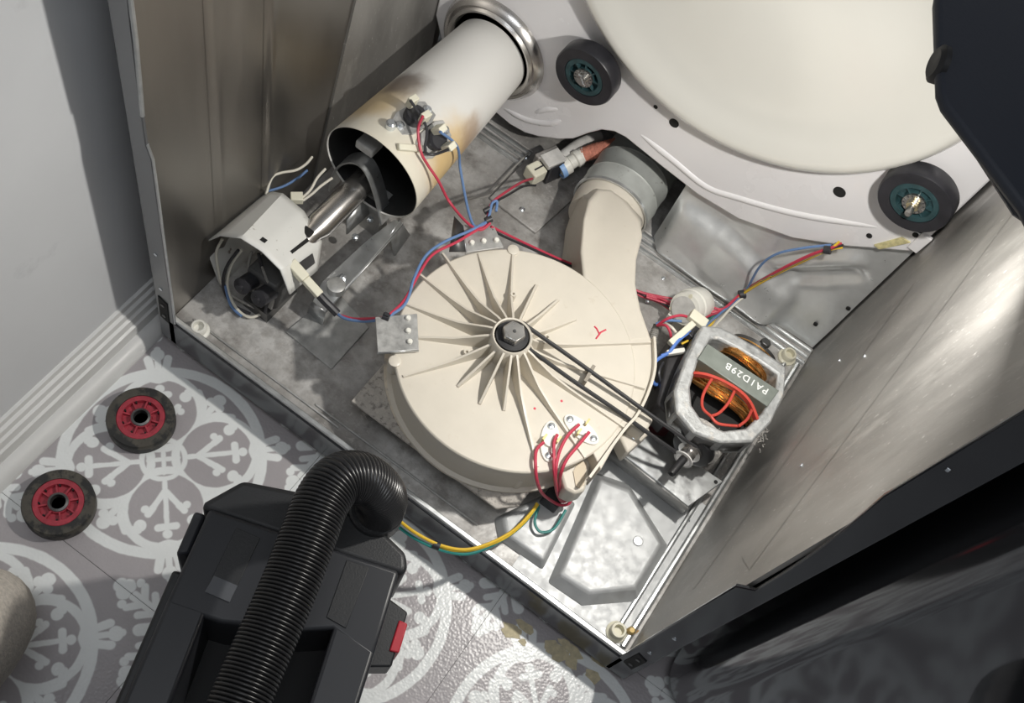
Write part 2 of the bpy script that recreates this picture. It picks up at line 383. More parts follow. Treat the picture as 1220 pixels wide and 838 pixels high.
MB().prism([(-.055,ZF),(-.036,ZF),(-.036,-.032),(-.039,-.030),(-.041,-.021),(-.0445,-.019),(-.046,-.012),(-.050,-.010),(-.051,-.003),(-.055,-.002)], -1.25, 0.85, MXZ).build('moulding', trim_paint, bb, smooth=25)
MB().prism([(-.036,ZF)] + [(-.036+.018*math.cos(math.radians(a)), ZF+.019*math.sin(math.radians(a))) for a in range(0, 91, 10)], -1.25, 0.85, MXZ).build('quarter_round', trim_paint, bb, smooth=35)

# ================================================================== DRYER CABINET
DX = 0.664; DB = 0.492
dry = thing('dryer_cabinet', (0.33, 0.24, ZF), 'opened clothes dryer cabinet with front and drum removed', 'dryer')
base = MB().box((0.0, -0.016, -0.006), (DX, DB, 0.0)).box((0.0, DB, -0.006), (.398, .60, 0.0)).build('base_pan', galv_dusty, dry, bevel=.001)
def rampart(name, top, z0, z1, grow, m):      # pressed platform with sloping sides
    P = [V(p[0], p[1]) for p in top]; c = sum(P, V(0, 0)) / len(P)
    low = [tuple(p + (p-c).normalized()*grow) for p in P]
    return MB().prism(low, z0, z1, top=[tuple(p) for p in P]).build(name, m, base, bevel=.0035, seg=3)
pf = rampart('pressed_platform', [(0.5268, 0.137, 0.016), (0.5498, 0.0106, 0.016), (0.5892, 0.0139, 0.016), (0.6295, 0.0519, 0.016), (0.628, 0.1162, 0.016), (0.5623, 0.1477, 0.016)], 0, .016, .016, pan_bright)
rampart('pressed_platform', [(0.4902, 0.0912, 0.014), (0.515, 0.091, 0.014), (0.5255, 0.0122, 0.014), (0.4732, 0.0116, 0.014), (0.4581, 0.0266, 0.014)], 0, .014, .010, pan_bright)
h0 = V((0.6033, 0.1009, 0.016)); MB().lathe([(.0062,.0166),(.0055,.0172),(0,.0172)], 20, Matrix.Translation((h0.x, h0.y, 0))).build('round_plug', galv, base)
MB().box((.500,-.012,0.0),(DX-.012,.20,.0015)).build('clean_pan_area', pan_bright, base)
MB().box((.398,DB,0),(.401,.604,.40)).box((0,.600,0),(.40,.604,.40)).build('rear_recess', galv_dull, dry)
for y, r in ((.462,.004),(.474,.0035),(.485,.004)):
    MB().tube([(.015,y,0),(DX-.002,y,0)], r, 10).build('pressed_bead', galv, base)
for x, r in ((.640,.0035),(.655,.0045)):
    MB().tube([(x,-.010,.001),(x,.455,.001)], r, 10).build('pressed_bead', galv, base)
MB().box((.0,-.024,-.052),(DX,-.016,.006)).build('front_rail', charcoal, dry, bevel=.0015)
MB().box((.0,-.022,.006),(DX,-.016,.013)).build('rail_lip', galv, dry, bevel=.001)
MB().box((.02,-.004,.0),(.24,-.001,.002)).build('pressed_step', galv_dull, base, bevel=.001)
MB().box((.20,.002,.0),(.44,.005,.002)).build('pressed_step', galv_dull, base, bevel=.001)
for x in (.04, .62):
    MB().lathe([(.018,0),(.018,.006),(.008,.009),(.008,.022)], 16, Matrix.Translation((x,.02,ZF))).build('levelling_foot', dark_steel, dry)
def grommet(p, m, cap=False):
    g = MB().lathe([(.0125,0),(.0125,.003),(.0095,.005),(.0095,.012),(.0085,.0135),(.0062,.0135),(.0058,.006),(0,.006)], 24, Matrix.Translation(p)).build('nylon_grommet', m, base)
    return g
for (px, m) in (((0.0354, -0.0097, 0.008), nylon), ((0.64, -0.0006, 0.008), nylon_old), ((0.6384, 0.4543, 0.006), nylon_old)):
    grommet((px[0], px[1], 0), m)
g0 = (0.6531, 0.0098, 0.006); MB().lathe([(.005,0),(.005,.008),(.003,.010),(0,.010)], 8, Matrix.Translation((g0[0], g0[1], 0))).build('rusty_screw', mat('rusty_brass',(.45,.33,.14),.5,.5), base)
MB().prism([(0.6348, -0.0144, 0.0005)[:2], (0.6516, -0.0113, 0.0005)[:2], (0.6621, 0.0179, 0.0005)[:2], (0.6488, 0.0163, 0.0005)[:2]], 0, .0008).build('rust_stain', mat('rust_brown',(.36,.22,.09),.8,0,noise=(120,.4)), base)
for p in ((0.4425, 0.4439, 0), (0.444, 0.3974, 0), (0.4827, 0.5147, 0), (0.6421, 0.1693, 0.002)):
    MB().lathe([(.0028,0),(.0028,.0015),(.0015,.0022),(0,.0022)], 8, Matrix.Translation((p[0],p[1],0))).build('screw', zinc_screw, base)
# raised sheet plates on the rear left of the base
pl = MB().prism([(0.19, 0.3843, 0.004)[:2], (0.2693, 0.3811, 0.004)[:2], (0.2822, 0.4952, 0.004)[:2], (0.2181, 0.5162, 0.004)[:2], (0.192, 0.4877, 0.004)[:2]], .0, .005).build('floor_plate', galv_dusty, base, bevel=.0012)
for p in ((0.2346, 0.3989, 0.005), (0.1908, 0.4741, 0.005)):
    MB().lathe([(.004,.005),(.004,.007),(.002,.0085),(0,.0085)], 8, Matrix.Translation((p[0],p[1],0))).build('screw', zinc_screw, base)
MB().prism([(0.1132, 0.0543, 0.003)[:2], (0.187, 0.0505, 0.003)[:2], (0.1867, 0.1249, 0.003)[:2], (0.1227, 0.1395, 0.003)[:2]], 0, .003).build('floor_plate', galv_dull, base, bevel=.001)

# side panels
lp = MB().box((-.004,-.018,-.004),(0,DB+.02,.90)).build('left_side_panel', taupe, dry)
MB().box((-.0145,-.019,-.05),(-.0105,DB+.02,.90)).build('outer_skin', charcoal, lp)
MB().prism([(.245,.0),(.262,.108),(.290,.283),(.33,.52),(.36,.90),(DB,.90),(DB,.0)], 0, .003, Matrix(((0,0,1,0),(1,0,0,0),(0,1,0,0),(0,0,0,1)))).build('rear_liner', side_metal, lp)
for y in (.075, .155):
    MB().grid(lambda a, b, y=y: (.0003+.0012*math.exp(-((a-.5)/.22)**2), y-.012+.024*a, .05+.85*b), 14, 2).build('pressed_crease', taupe, lp)
def flange(xo, xi, xs, m, parent):
    z = [(xo,-.05),(xi,-.05),(xi,.340),(xs,.356),(xs,.368)] + [(xs+(xi-xs)*(t/8)**2, .368+.22*t/8) for t in range(1,9)] + [(xi,.90),(xo,.90)]
    return MB().plate_xz(z, -.024, -.020).build('front_flange', m, parent, bevel=.0012)
fl = flange(-.0145, .010, .0055, flange_lit, lp)
MB().tube([(.010,-.022,-.02),(.010,-.022,.338),(.0055,-.022,.357)], .0016, 8).build('rolled_edge', galv, fl)
MB().tube([(.0055,-.023,.40),(.010,-.023,.50),(.011,-.023,.60),(.011,-.023,.88)], .0022, 8).build('rolled_edge', galv, fl)
rp = MB().box((DX,-.018,-.004),(DX+.004,DB+.02,.90)).build('right_side_panel', side_metal, dry)
MB().box((DX+.016,-.019,-.05),(DX+.020,DB+.02,.90)).build('outer_skin', charcoal, rp)
fr = flange(DX+.020, DX-.007, DX+.005, charcoal, rp)
for (f, xc, s) in ((fl, -.003, 1), (fr, DX+.007, -1)):
    MB().plate_xz([(xc-.007,.005),(xc+.006,.000),(xc+.007,.050),(xc-.006,.056)], -.0252, -.0238).build('latch_slot', black_hole, f, smooth=0)
    for dz in (.014,.040): MB().cyl((xc,-.0262,dz),(xc,-.024,dz),.0028,n=10).build('rivet', dark_steel, f)
    for dz in (.078,.155): MB().cyl((xc,-.0250,dz),(xc,-.0236,dz),.0024,n=10).build('slot_hole', zinc_screw, f)
# shallow pressed swages of the right panel
def swage(a, b, wd, h):
    a, b = V(0,a[0],a[1]), V(0,b[0],b[1]); d = (b-a); n = V(0,-d.z,d.y).normalized()
    return MB().grid(lambda s, t: tuple(a + d*t + n*(s-.5)*wd + V(DX-.0003-h*math.exp(-((s-.5)/.2)**2)*min(1,6*t,6*(1-t)),0,0)), 14, 16).build('pressed_swage', side_metal, rp)
swage((.05,.12),(.40,.30),.06,.0012); swage((.02,.30),(.44,.55),.06,.0012)

# rear panel with deep pressings
def rear(s, t):
    x = .398 + (DX-.401)*s; z = .0 + .40*t; y = DB
    def box(c, h, e): return 1/(1+math.exp(-(h-abs(c))/e))
    # forward-facing wedge that steps down to the right, with a dimpled diagonal pocket beside it
    top = .105 - .28*max(0, x-.47); 
    w1 = box(x-.50,.095,.004)*box(z-top/2,top/2,.005)
    y -= .030*w1*(.55+.45*min(1,max(0,(top-z)/.06)))
    u2 = (x-.605)*.62 + (z-.135)*.78; v2 = -(x-.605)*.78 + (z-.135)*.62
    y += .012*box(u2,.050,.004)*box(v2,.013,.003)
    y -= .010*box(u2,.062,.004)*box(v2-.024,.010,.003)
    y += .0012*math.sin(x*60+z*40)*math.exp(-((z-.06)/.06)**2)
    return (x, y, z)
rear_o = MB().grid(rear, 110, 110).build('rear_panel', rear_galv, dry, smooth=60)
MB().box((.0,.604,-.05),(DX,.608,.90)).build('outer_back', charcoal, rear_o)
for p in ((0.656, 0.492, 0.1114), (0.6411, 0.492, 0.0476)):
    MB().cyl((p[0],DB-.002,p[2]),(p[0],DB+.002,p[2]),.003,n=10).build('screw_hole', black_hole, rear_o)
for p in ((0.664, 0.3522, 0.1928), (0.664, 0.2955, 0.2961), (0.664, 0.1426, 0.2963), (0.664, -0.0226, 0.6534)):
    MB().cyl((DX-.0012,p[1],p[2]),(DX+.001,p[1],p[2]),.0025,n=8).build('screw', zinc_screw, rp)

# white bulkhead carrying the rollers
BY = 0.48
outl = [(.004,.88),(.004,.135),(.020,.100),(.070,.060),(.122,.040),(.150,.036),(.175,.040),(.195,.050),(.222,.070),(.240,.088),(.256,.115),(.270,.135),(.286,.146),(.302,.149),(.360,.143),(.417,.138),(.478,.144),(.545,.172),(.600,.214),(.631,.243),(.648,.258),(.656,.266),(.660,.285),(.661,.88)]
bk = MB().plate_xz(outl, BY, BY+.008).build('rear_bulkhead', enamel, dry, bevel=.003, seg=3)
MYB = Matrix(((1,0,0,0),(0,0,-1,0),(0,1,0,0),(0,0,0,1)))                # local z -> -y (towards the front)
def fwd(x, z, y=BY): m = MYB.copy(); m.translation = (x, y, z); return m
def bead(path, r, flat=.5):
    pts = crom([(x, BY+r*.55, z) for x, z in path], 6); nn = len(pts)
    o = MB().tube(pts, r, 12, rad=lambda i: r*min(1, .62+i*.1, .62+(nn-1-i)*.1)).build('pressed_rib', enamel, bk); return o
bead([(.318,.170),(.365,.166),(.42,.160),(.461,.176),(.53,.212),(.609,.268)], .006)
bead([(.135,.058),(.17,.066),(.20,.085),(.215,.105)], .006)
bead([(.205,.120),(.19,.105),(.178,.088)], .005)
dish = MB().lathe([(.258,-.003),(.255,.0),(.2515,.004),(.2500,.014),(.2455,.021),(.239,.0235),(.231,.022),(.216,.015),(.195,.009),(.17,.005),(.14,.003),(.10,.0022),(.05,.002),(0,.002)], 96, fwd(.365,.50)).build('drum_back_dish', dish_enamel, bk, smooth=60)
for (x, z, r) in ((.347,.221,.0065),(.551,.281,.0075),(.318,.226,.0028)):
    MB().lathe([(r,-.001),(r,.0006),(0,.0006)], 20, fwd(x,z)).build('punched_hole', black_hole, bk)
for p in ((0.6097, 0.478, 0.2509), (0.6462, 0.478, 0.2928), (0.6468, 0.478, 0.3023)):
    MB().lathe([(.0035,0),(.0035,.0012),(0,.0012)], 10, fwd(p[0],p[2])).build('punched_hole', black_hole, bk)
MB().plate_xz([(0.6285, 0.48, 0.2431)[::2], (0.6481, 0.48, 0.2797)[::2], (0.6373, 0.48, 0.2788)[::2], (0.6209, 0.48, 0.2441)[::2]], BY-.0022, BY-.0003).build('yellow_glue', mat('yellow_glue',(.62,.56,.30),.6,0,noise=(120,.3)), bk)
MB().plate_xz([(0.6488, 0.48, 0.2732)[::2], (0.6616, 0.48, 0.2727)[::2], (0.6629, 0.48, 0.3034)[::2], (0.6498, 0.48, 0.3032)[::2]], BY-.004, BY+.001).build('corner_tab', enamel, bk, bevel=.001)
# stainless collar where the heater duct meets the bulkhead
CX, CZ = .096, .146
MB().lathe([(.056,-.006),(.056,.004),(.059,.010),(.063,.012),(.066,.008),(.069,.010),(.073,.006),(.076,.0),(.077,-.004)], 64, fwd(CX,CZ,BY-.002)).build('duct_collar', stainless, bk)
MB().lathe([(.056,-.001),(0,-.001)], 48, fwd(CX,CZ,BY-.004)).build('duct_opening', black_hole, bk)

# ---------------- drum support rollers fixed to the bulkhead
def wheel(t, m, tire, hubm, R=.0405, W=.022, k=.65):
    """roller lying along local +z (m); z=0 is the back face"""
    P = 'part'
    MB().lathe([(R*k,0),(R*.96,0),(R,W*.12),(R,W*.88),(R*.96,W),(R*k,W)], 56, m, closed=True).build('rubber_tyre', tire, t)
    MB().lathe([(R*k,.001),(R*k,W*.93),(R*(k-.02),W*.97),(R*(k-.16),W*.97),(R*(k-.19),W*.70),(R*.33,W*.70),(R*.31,W*.92),(R*.26,W*.92),(R*.22,W*.60),(R*.20,W*.60),(R*.20,.001)], 48, m, closed=True).build('hub', hubm, t)
    for q in range(8):
        a = math.radians(45*q+10)
        mm = m @ Matrix.Rotation(a, 4, 'Z')
        MB().box((R*.29,-.0009,W*.6),(R*(k-.15),.0009,W*.93), mm).build('spoke', hubm, t)
    return t
def roller(px, z, label, nut):
    t = thing('drum_roller', (px, BY, z), label, 'roller', 'drum support rollers on the white bulkhead')
    m = fwd(px, z, BY-.012)
    MB().cyl((px,BY,z),(px,BY-.040,z),.0065).build('axle', steel, t)
    MB().lathe([(.022,0),(.016,.012)], 24, fwd(px,z,BY)).build('axle_boss', enamel, t)
    wheel(t, m, roller_rubber, teal)
    m = m @ Matrix.Translation((0,0,.0040))
    MB().lathe([(.0125,.0155),(.0125,.0192),(.0065,.0192),(.0065,.0155)], 32, m, closed=True).build('retaining_ring', steel, t)
    for k in range(14):
        a = 2*math.pi*k/14; mm = m @ Matrix.Rotation(a,4,'Z')
        MB().box((.0095,-.0006,.0190),(.0118,.0006,.0196), mm).build('ring_tooth', dark_steel, t)
    if nut:
        MB().prism(circ(0,0,.0072,6), .0192, .0245, m).build('hex_nut', mat('brass_nut',(.66,.58,.38),.3,.9), t, bevel=.0008)
        MB().lathe([(.0040,.0245),(.0040,.034),(.0030,.036),(0,.036)], 16, m).build('axle_tip', steel, t)
    else:
        MB().tube([m @ V(p) for p in ((-.006,.004,.021),(-.002,.006,.023),(.004,-.002,.024),(.006,-.006,.021))], .0011, 6).build('clip_wire', zinc_screw, t)
        MB().lathe([(.0042,.0192),(.0042,.023),(0,.0235)], 16, m).build('axle_tip', steel, t)
roller(.2305, .2335, 'black drum roller with teal hub next to the heater duct collar', False)
roller(.6150, .3620, 'black drum roller with teal hub and brass nut in the right bulkhead corner', True)

# ================================================================== BLOWER
BCX, BCY, BR, BZ = .364, .152, .141, .120
HUB = V((0.3494, 0.1496, 0.162)); HX, HY = HUB.x, HUB.y
blo = thing('blower_housing', (BCX, BCY, 0), 'round cream plastic blower housing with radiating ribs and curved outlet', 'blower')
MB().prism([(.240,.0145),(.447,.0145),(.466,.034),(.466,.24),(.240,.24)], .046, .0505).build('mounting_plate', dusty_plate, blo, bevel=.0012)
MB().add([(.242,.017,.047),(.446,.017,.047),(.440,.040,.002),(.250,.040,.002),(.242,.22,.047),(.250,.21,.002),(.447,.22,.047),(.440,.21,.002)],
         [(0,1,2,3),(0,3,5,4),(1,6,7,2)]).build('plate_skirt', galv_dull, blo, solid=.0015)
MB().lathe([(.1415,.0506),(.1415,.055),(.1365,.057),(.1385,.100),(BR-.001,.112),(BR-.002,.114),(.10,.114)], 96, Matrix.Translation((BCX,BCY,0)), cap=False).build('scroll_wall', cream, blo)
MB().lathe([(.1455,.0506),(.1455,.0530),(.139,.0560)], 96, Matrix.Translation((BCX-.003,BCY+.005,0))).build('lower_flange', cream_dusty, blo)
MB().prism([(BCX+BR*math.cos(a*math.pi/60), BCY+BR*math.sin(a*math.pi/60)) for a in range(120)], .112, BZ).build('cover', cream, blo, bevel=.002)
wing = [(0.5156, 0.0984, 0.118), (0.5111, 0.1498, 0.118), (0.5135, 0.1782, 0.118), (0.5086, 0.2134, 0.118), (0.4986, 0.244, 0.118), (0.4779, 0.2766, 0.118), (0.4215, 0.2947, 0.118), (0.3871, 0.178, 0.118)]
MB().prism([p[:2] for p in wing], .060, .1185).build('cover_wing', cream, blo, bevel=.0015)
fence = crom([(0.5099, 0.0789, 0.118)] + wing[1:6], 6)
MB().ribbon([(p[0],p[1],.121) for p in fence], (0,0,1), .012, .003).build('edge_fence', cream, blo)
# outlet elbow
top = [(0.4773, 0.2769, 0.119), (0.4457, 0.303, 0.119), (0.4226, 0.3286, 0.119), (0.4048, 0.3598, 0.119), (0.3928, 0.395, 0.118), (0.3773, 0.4159, 0.112), (0.3487, 0.4323, 0.106), (0.3239, 0.4354, 0.104), (0.3108, 0.4215, 0.106), (0.313, 0.3943, 0.112), (0.3238, 0.3622, 0.118), (0.3456, 0.3198, 0.119), (0.3861, 0.2663, 0.119), (0.3978, 0.1794, 0.119)]
low = [(top[0][0]+.004,top[0][1]-.004), (top[1][0]+.004,top[1][1]), (top[2][0]+.004,top[2][1]), (top[3][0]+.004,top[3][1]), (top[4][0]+.004,top[4][1]+.004), (0.3774, 0.4531, 0.06)[:2], (0.3496, 0.4631, 0.06)[:2], (0.3223, 0.4631, 0.06)[:2], (0.3007, 0.454, 0.06)[:2], (0.291, 0.4307, 0.06)[:2], (0.3013, 0.398, 0.06)[:2], (0.3263, 0.3493, 0.06)[:2], (0.386, 0.2953, 0.06)[:2], (0.3939, 0.2125, 0.06)[:2]]
el = MB(); n = len(top)
el.add([(x,y,.02) for x,y in low] + [(x,y,.07) for x,y in low] + top, [tuple(range(n-1,-1,-1))] + [(i,(i+1)%n,n+(i+1)%n,n+i) for i in range(n)] + [(n+i,n+(i+1)%n,2*n+(i+1)%n,2*n+i) for i in range(n)] + [tuple(range(2*n,3*n))])
el.build('outlet_elbow', cream, blo, bevel=.005, seg=4, smooth=50)
# radiating ribs
ends = [((0.2197, 0.2036, 0.12),1.0),((0.2528, 0.2316, 0.12),1.0),((0.2842, 0.2595, 0.12),1.0),((0.3297, 0.2433, 0.12),.9),((0.3612, 0.2439, 0.12),.7),((0.3916, 0.2363, 0.12),.5),
        ((0.478, 0.271, 0.12),.65),((0.5034, 0.2148, 0.12),.5),((0.5104, 0.1574, 0.12),.8),((0.4938, 0.0976, 0.12),1.0),((0.4573, 0.0544, 0.12),1.0),((0.3907, 0.0852, 0.12),1.0),
        ((0.3648, 0.0743, 0.12),1.0),((0.3335, 0.0759, 0.12),.8),((0.2796, 0.0467, 0.12),.8),((0.2641, 0.0957, 0.12),.9),((0.2263, 0.1208, 0.12),1.0),((0.2129, 0.163, 0.12),1.0)]
for e, hs in ends:
    d = V(e[0]-HX, e[1]-HY, 0); Ln = d.length; d.normalize(); nrm = V(-d.y, d.x, 0)
    vs = []; fs = []
    st = [(.0232,.034),(.030,.031),(.045,.022),(.062,.013),(.085,.008),(max(Ln,.09),.0045)]
    st = [(r,h*hs if r > .025 else h*max(hs,.8)) for r,h in st if r < Ln-.004] + [(Ln,.002)]
    for r, h in st:
        p = V(HX,HY,BZ-.001) + d*r
        vs += [p+nrm*.0022, p-nrm*.0022, p-nrm*.0012+V(0,0,h+.001), p+nrm*.0012+V(0,0,h+.001)]
    for i in range(len(st)-1):
        for k in range(4): fs.append((i*4+k, i*4+(k+1)%4, i*4+4+(k+1)%4, i*4+4+k))
    fs += [(3,2,1,0), tuple(range(4*len(st)-4, 4*len(st)))]
    MB().add(vs, fs).build('rib', cream, blo)
MH = Matrix.Translation((HX,HY,0))
MB().lathe([(.024,BZ-.002),(.0235,.154),(.0222,.156),(.0205,.155),(.0205,BZ-.002)], 40, MH, closed=True).build('hub_collar', cream, blo)
pul = MB().lathe([(.004,.130),(.0185,.132),(.0185,.136),(.0160,.138),(.0160,.150),(.0185,.152),(.0185,.155),(.004,.156)], 40, MH).build('pulley', black_rubber, blo)
MB().prism([(HX+.0135*math.cos(math.radians(a)), HY+.0135*math.sin(math.radians(a))) for a in range(12,372,60)], .156, .167).build('hex_nut', steel, blo, bevel=.0012)
MB().lathe([(.0022,.167),(.0015,.1685),(0,.1685)], 12, MH).build('shaft_tip', dark_steel, blo)
for p, h in (((0.3172, 0.2073, 0.13),.014), ((0.3175, 0.1152, 0.124),.006), ((0.3784, 0.1921, 0.124),.005)):
    MB().lathe([(.0042,BZ-.001),(.0036,BZ+h),(.0016,BZ+h),(.0014,BZ+h-.004),(0,BZ+h-.004)], 14, Matrix.Translation((p[0],p[1],0))).build('screw_boss', cream, blo)
# belt guide tab
g1, g2 = V((0.444, 0.168, 0.12)), V((0.4414, 0.1906, 0.12))
MB().ribbon([(g1.x,g1.y,.128),(g2.x,g2.y,.130)], (0,0,1), .018, .004).build('belt_guide', mat('taupe_plastic',(.25,.22,.18),.5), blo)
# tabs at the rim
for p in ((0.2814, 0.264, 0.119), (0.2617, 0.0554, 0.118)):
    MB().lathe([(.007,.100),(.007,BZ+.002),(.005,BZ+.003),(0,BZ+.003)], 16, Matrix.Translation((p[0],p[1],0))).build('rim_tab', cream, blo)
tb = [(0.4746, 0.0833, 0.09), (0.4959, 0.0649, 0.09), (0.5083, 0.0672, 0.09), (0.5153, 0.0778, 0.09), (0.5098, 0.0936, 0.09), (0.4983, 0.1191, 0.09)]
MB().prism([p[:2] for p in tb], .060, .094).build('mounting_lug', cream, blo, bevel=.003)
lg = [(0.4923, 0.0876, 0.095), (0.5043, 0.0744, 0.095), (0.5092, 0.0758, 0.095), (0.5109, 0.0822, 0.095), (0.4992, 0.1058, 0.095), (0.4901, 0.1037, 0.095)]
MB().prism([p[:2] for p in lg], .090, .0955).build('lug_recess', mat('tan_plastic',(.60,.51,.38),.5), blo)
MB().lathe([(.0055,.060),(.0055,.082),(.003,.084),(0,.084)], 14, Matrix.Translation(((0.4484, 0.0486, 0.075)[0], (0.4484, 0.0486, 0.075)[1],0))).build('screw_boss', cream, blo)
lt = V((0.529, 0.1895, 0.1)); MB().box((lt.x-.015,lt.y-.02,.06),(lt.x+.004,lt.y+.004,.112)).build('side_lug', cream, blo, bevel=.003)
ls = (0.5271, 0.1727, 0.085); MB().prism([(0.5123, 0.1618, 0.088)[:2], (0.5252, 0.1995, 0.088)[:2], (0.5399, 0.1911, 0.088)[:2], (0.5312, 0.1506, 0.088)[:2]], .055, .088).build('side_lug', cream, blo, bevel=.003)
MB().lathe([(.004,.088),(.004,.090),(.0015,.091),(0,.091)], 12, Matrix.Translation((ls[0],ls[1],0))).build('screw', zinc_screw, blo)
# galvanised clips holding the cover
def clip(quad, z, pins):
    c = MB().prism([p[:2] for p in quad], z-.0015, z+.0005).build('retaining_clip', galv_dull, blo, bevel=.0006)
    a, b = V(quad[2][0],quad[2][1],z), V(quad[3][0],quad[3][1],z)
    MB().add([a,b,b-V(0,0,.004),a-V(0,0,.004)], [(0,1,2,3)]).build('clip_fold', galv, c, solid=.0015)
    for p in pins:
        MB().lathe([(.0032,z),(.0030,z+.0035),(.002,z+.0045),(0,z+.0045)], 12, Matrix.Translation((p[0],p[1],0))).build('clip_pin', nylon, c)
clip([(0.2132, 0.082, 0.127), (0.2464, 0.1163, 0.127), (0.2748, 0.0812, 0.127), (0.2419, 0.0492, 0.127)], .127, [(0.2423, 0.1043, 0.127), (0.2518, 0.0917, 0.127), (0.2613, 0.082, 0.127)])
clip([(0.2719, 0.2546, 0.128), (0.2447, 0.2724, 0.128), (0.2166, 0.2469, 0.128), (0.2425, 0.2192, 0.128)], .128, [(0.2397, 0.2335, 0.128), (0.249, 0.2449, 0.128), (0.2597, 0.2561, 0.128)])
MB().add([(0.2187, 0.2457, 0.128), (0.2027, 0.2484, 0.13), (0.2255, 0.2079, 0.125), (0.2414, 0.2213, 0.126)], [(0,1,2,3)]).build('clip_leg', dark_steel, blo, solid=.002)
# marks left on the cover
def stroke(a, b, wd=.0018):
    a, b = V(a), V(b); return MB().ribbon([(a.x,a.y,BZ+.0001),(b.x,b.y,BZ+.0001)], V(0,0,1).cross(b-a), wd, .0004)
MB().tube([(0.4137, 0.2436, 0.12), (0.4178, 0.2428, 0.12), (0.4237, 0.2392, 0.12)], .0011, 6).build('red_marker_stroke', ink_red, blo)
MB().tube([(0.4271, 0.2493, 0.12), (0.4241, 0.2424, 0.12), (0.4241, 0.2309, 0.12)], .0011, 6).build('red_marker_stroke', ink_red, blo)
for p in ((0.4164, 0.1104, 0.12), (0.4354, 0.138, 0.12)): MB().lathe([(.0016,BZ),(.0014,BZ+.0003),(0,BZ+.0003)], 10, Matrix.Translation((p[0],p[1],0))).build('red_dot', ink_red, blo)

# blower thermostats with four red leads
for nm, c, ang, sc, lab in (('thermostat', (0.4522, 0.0864, 0.123), 38, [(0.4432, 0.1035, 0.123), (0.4601, 0.0727, 0.123)], 'white oval thermostat on the blower cover, left of the two'),
                            ('thermostat', (0.4732, 0.1228, 0.123), -10, [(0.4553, 0.1238, 0.123), (0.489, 0.1215, 0.123)], 'white oval thermostat on the blower cover, nearer the belt')):
    t = thing(nm, (c[0],c[1],BZ), lab, 'thermostat', 'thermostats on the blower cover')
    a, b = V(sc[0]), V(sc[1]); mid = (a+b)/2; d = (b-a).normalized(); nn = V(-d.y,d.x,0); L2 = (b-a).length/2+.007
    pts = []
    for k in range(24):
        an = 2*math.pi*k/24; q = mid + d*math.cos(an)*L2 + nn*math.sin(an)*.011; pts.append((q.x,q.y))
    MB().prism(pts, BZ-.0005, BZ+.0025).build('base', nylon, t, bevel=.0006)
    MB().lathe([(.0085,BZ+.002),(.008,BZ+.006),(0,BZ+.0062)], 20, Matrix.Translation((mid.x,mid.y,0))).build('sensor_can', nylon, t)
    for q in sc: MB().lathe([(.0042,BZ+.002),(.0040,BZ+.0045),(.002,BZ+.0055),(0,BZ+.0055)], 10, Matrix.Translation((q[0],q[1],0))).build('screw', zinc_screw, t)
    for s in (-1,1):
        q = mid + nn*s*.008 + V(0,0,.008); MB().box((q.x-.0012,q.y-.004,BZ+.004),(q.x+.0012,q.y+.004,BZ+.012)).build('spade_terminal', mat('brass_terminal',(.55,.45,.22),.4,.7) if 'brass_terminal' not in MATS else MATS['brass_terminal'], t)

# ================================================================== BELT
belt = MB()
bp = [(0.3417, 0.1466, 0.146), (0.3354, 0.1508, 0.146), (0.3355, 0.1655, 0.147), (0.3482, 0.1731, 0.15), (0.3597, 0.1739, 0.149), (0.4379, 0.181, 0.138), (0.52, 0.1868, 0.127), (0.5857, 0.1954, 0.114), (0.6023, 0.2033, 0.098), (0.6012, 0.2005, 0.088), (0.5865, 0.1881, 0.092), (0.5593, 0.1769, 0.108), (0.4979, 0.1667, 0.1255), (0.4295, 0.1589, 0.136), (0.3663, 0.1549, 0.142), (0.3504, 0.1458, 0.146)]
belt.tube(crom(bp, 8, True), .0025, 8, closed=True)
tag(belt.build('drive_belt', belt_rubber), 'thin black rubber belt stretched from blower hub to motor pulley', 'belt')

# ================================================================== EXHAUST PIPE
ex = thing('exhaust_pipe', (0.3247, 0.4961, 0.05), 'dusty galvanised exhaust pipe fitted over the cream blower outlet', 'pipe')
e0 = V((0.3322, 0.448, 0.055)); ed = V(-.06,1,0).normalized(); em = frame((e0.x,e0.y,.053), ed)
pipe_m = mat('speckled_galvanised_pipe', (.50,.52,.50), .5, .35, noise=(40,.1), dirt=((.20,.19,.18),130,.62,.70))
MB().lathe([(.0525,0),(.0525,.030),(.0535,.032),(.0525,.034),(.0525,.062),(.0535,.064),(.0525,.066),(.0525,.105),(.0510,.105),(.0510,0)], 56, em, closed=True).build('pipe', pipe_m, ex)
MB().lathe([(.046,-.030),(.0500,-.008),(.0500,.05)], 48, em).build('outlet_spigot', cream, blo)
MB().lathe([(.0542,-.001),(.0542,.003),(.0515,.003),(.0515,-.001)], 56, em, closed=True).build('rolled_rim', galv, ex)

# ================================================================== HEATER DUCT
DXC, DZC, DY0, DY1 = .096, .138, .225, .474
duct = thing('heater_duct', (DXC,.35,.06), 'white cylindrical heater duct with brown scorch marks and open mouth', 'duct')
dm = frame((DXC,DY0,DZC), (0,1,0))
dl = DY1-DY0
MB().lathe([(.0665,0),(.0530,dl),(.0520,dl),(.0655,0)], 72, dm, closed=True).build('duct_shell', duct_white, duct, origin=(DXC,.36,DZC))
MB().lathe([(.0652,.002),(.0517,dl-.002),(0,dl-.002)], 64, dm, cap=False).build('duct_lining', duct_inside, duct)
MB().box((DXC-.018,DY0+.01,.0),(DXC+.018,DY0+.03,.078)).build('duct_leg', galv_dull, duct)
MB().box((DXC-.035,DY0+.012,.145),(DXC-.010,DY0+.035,.158)).build('flame_sensor', grey_fitting, duct, bevel=.002)
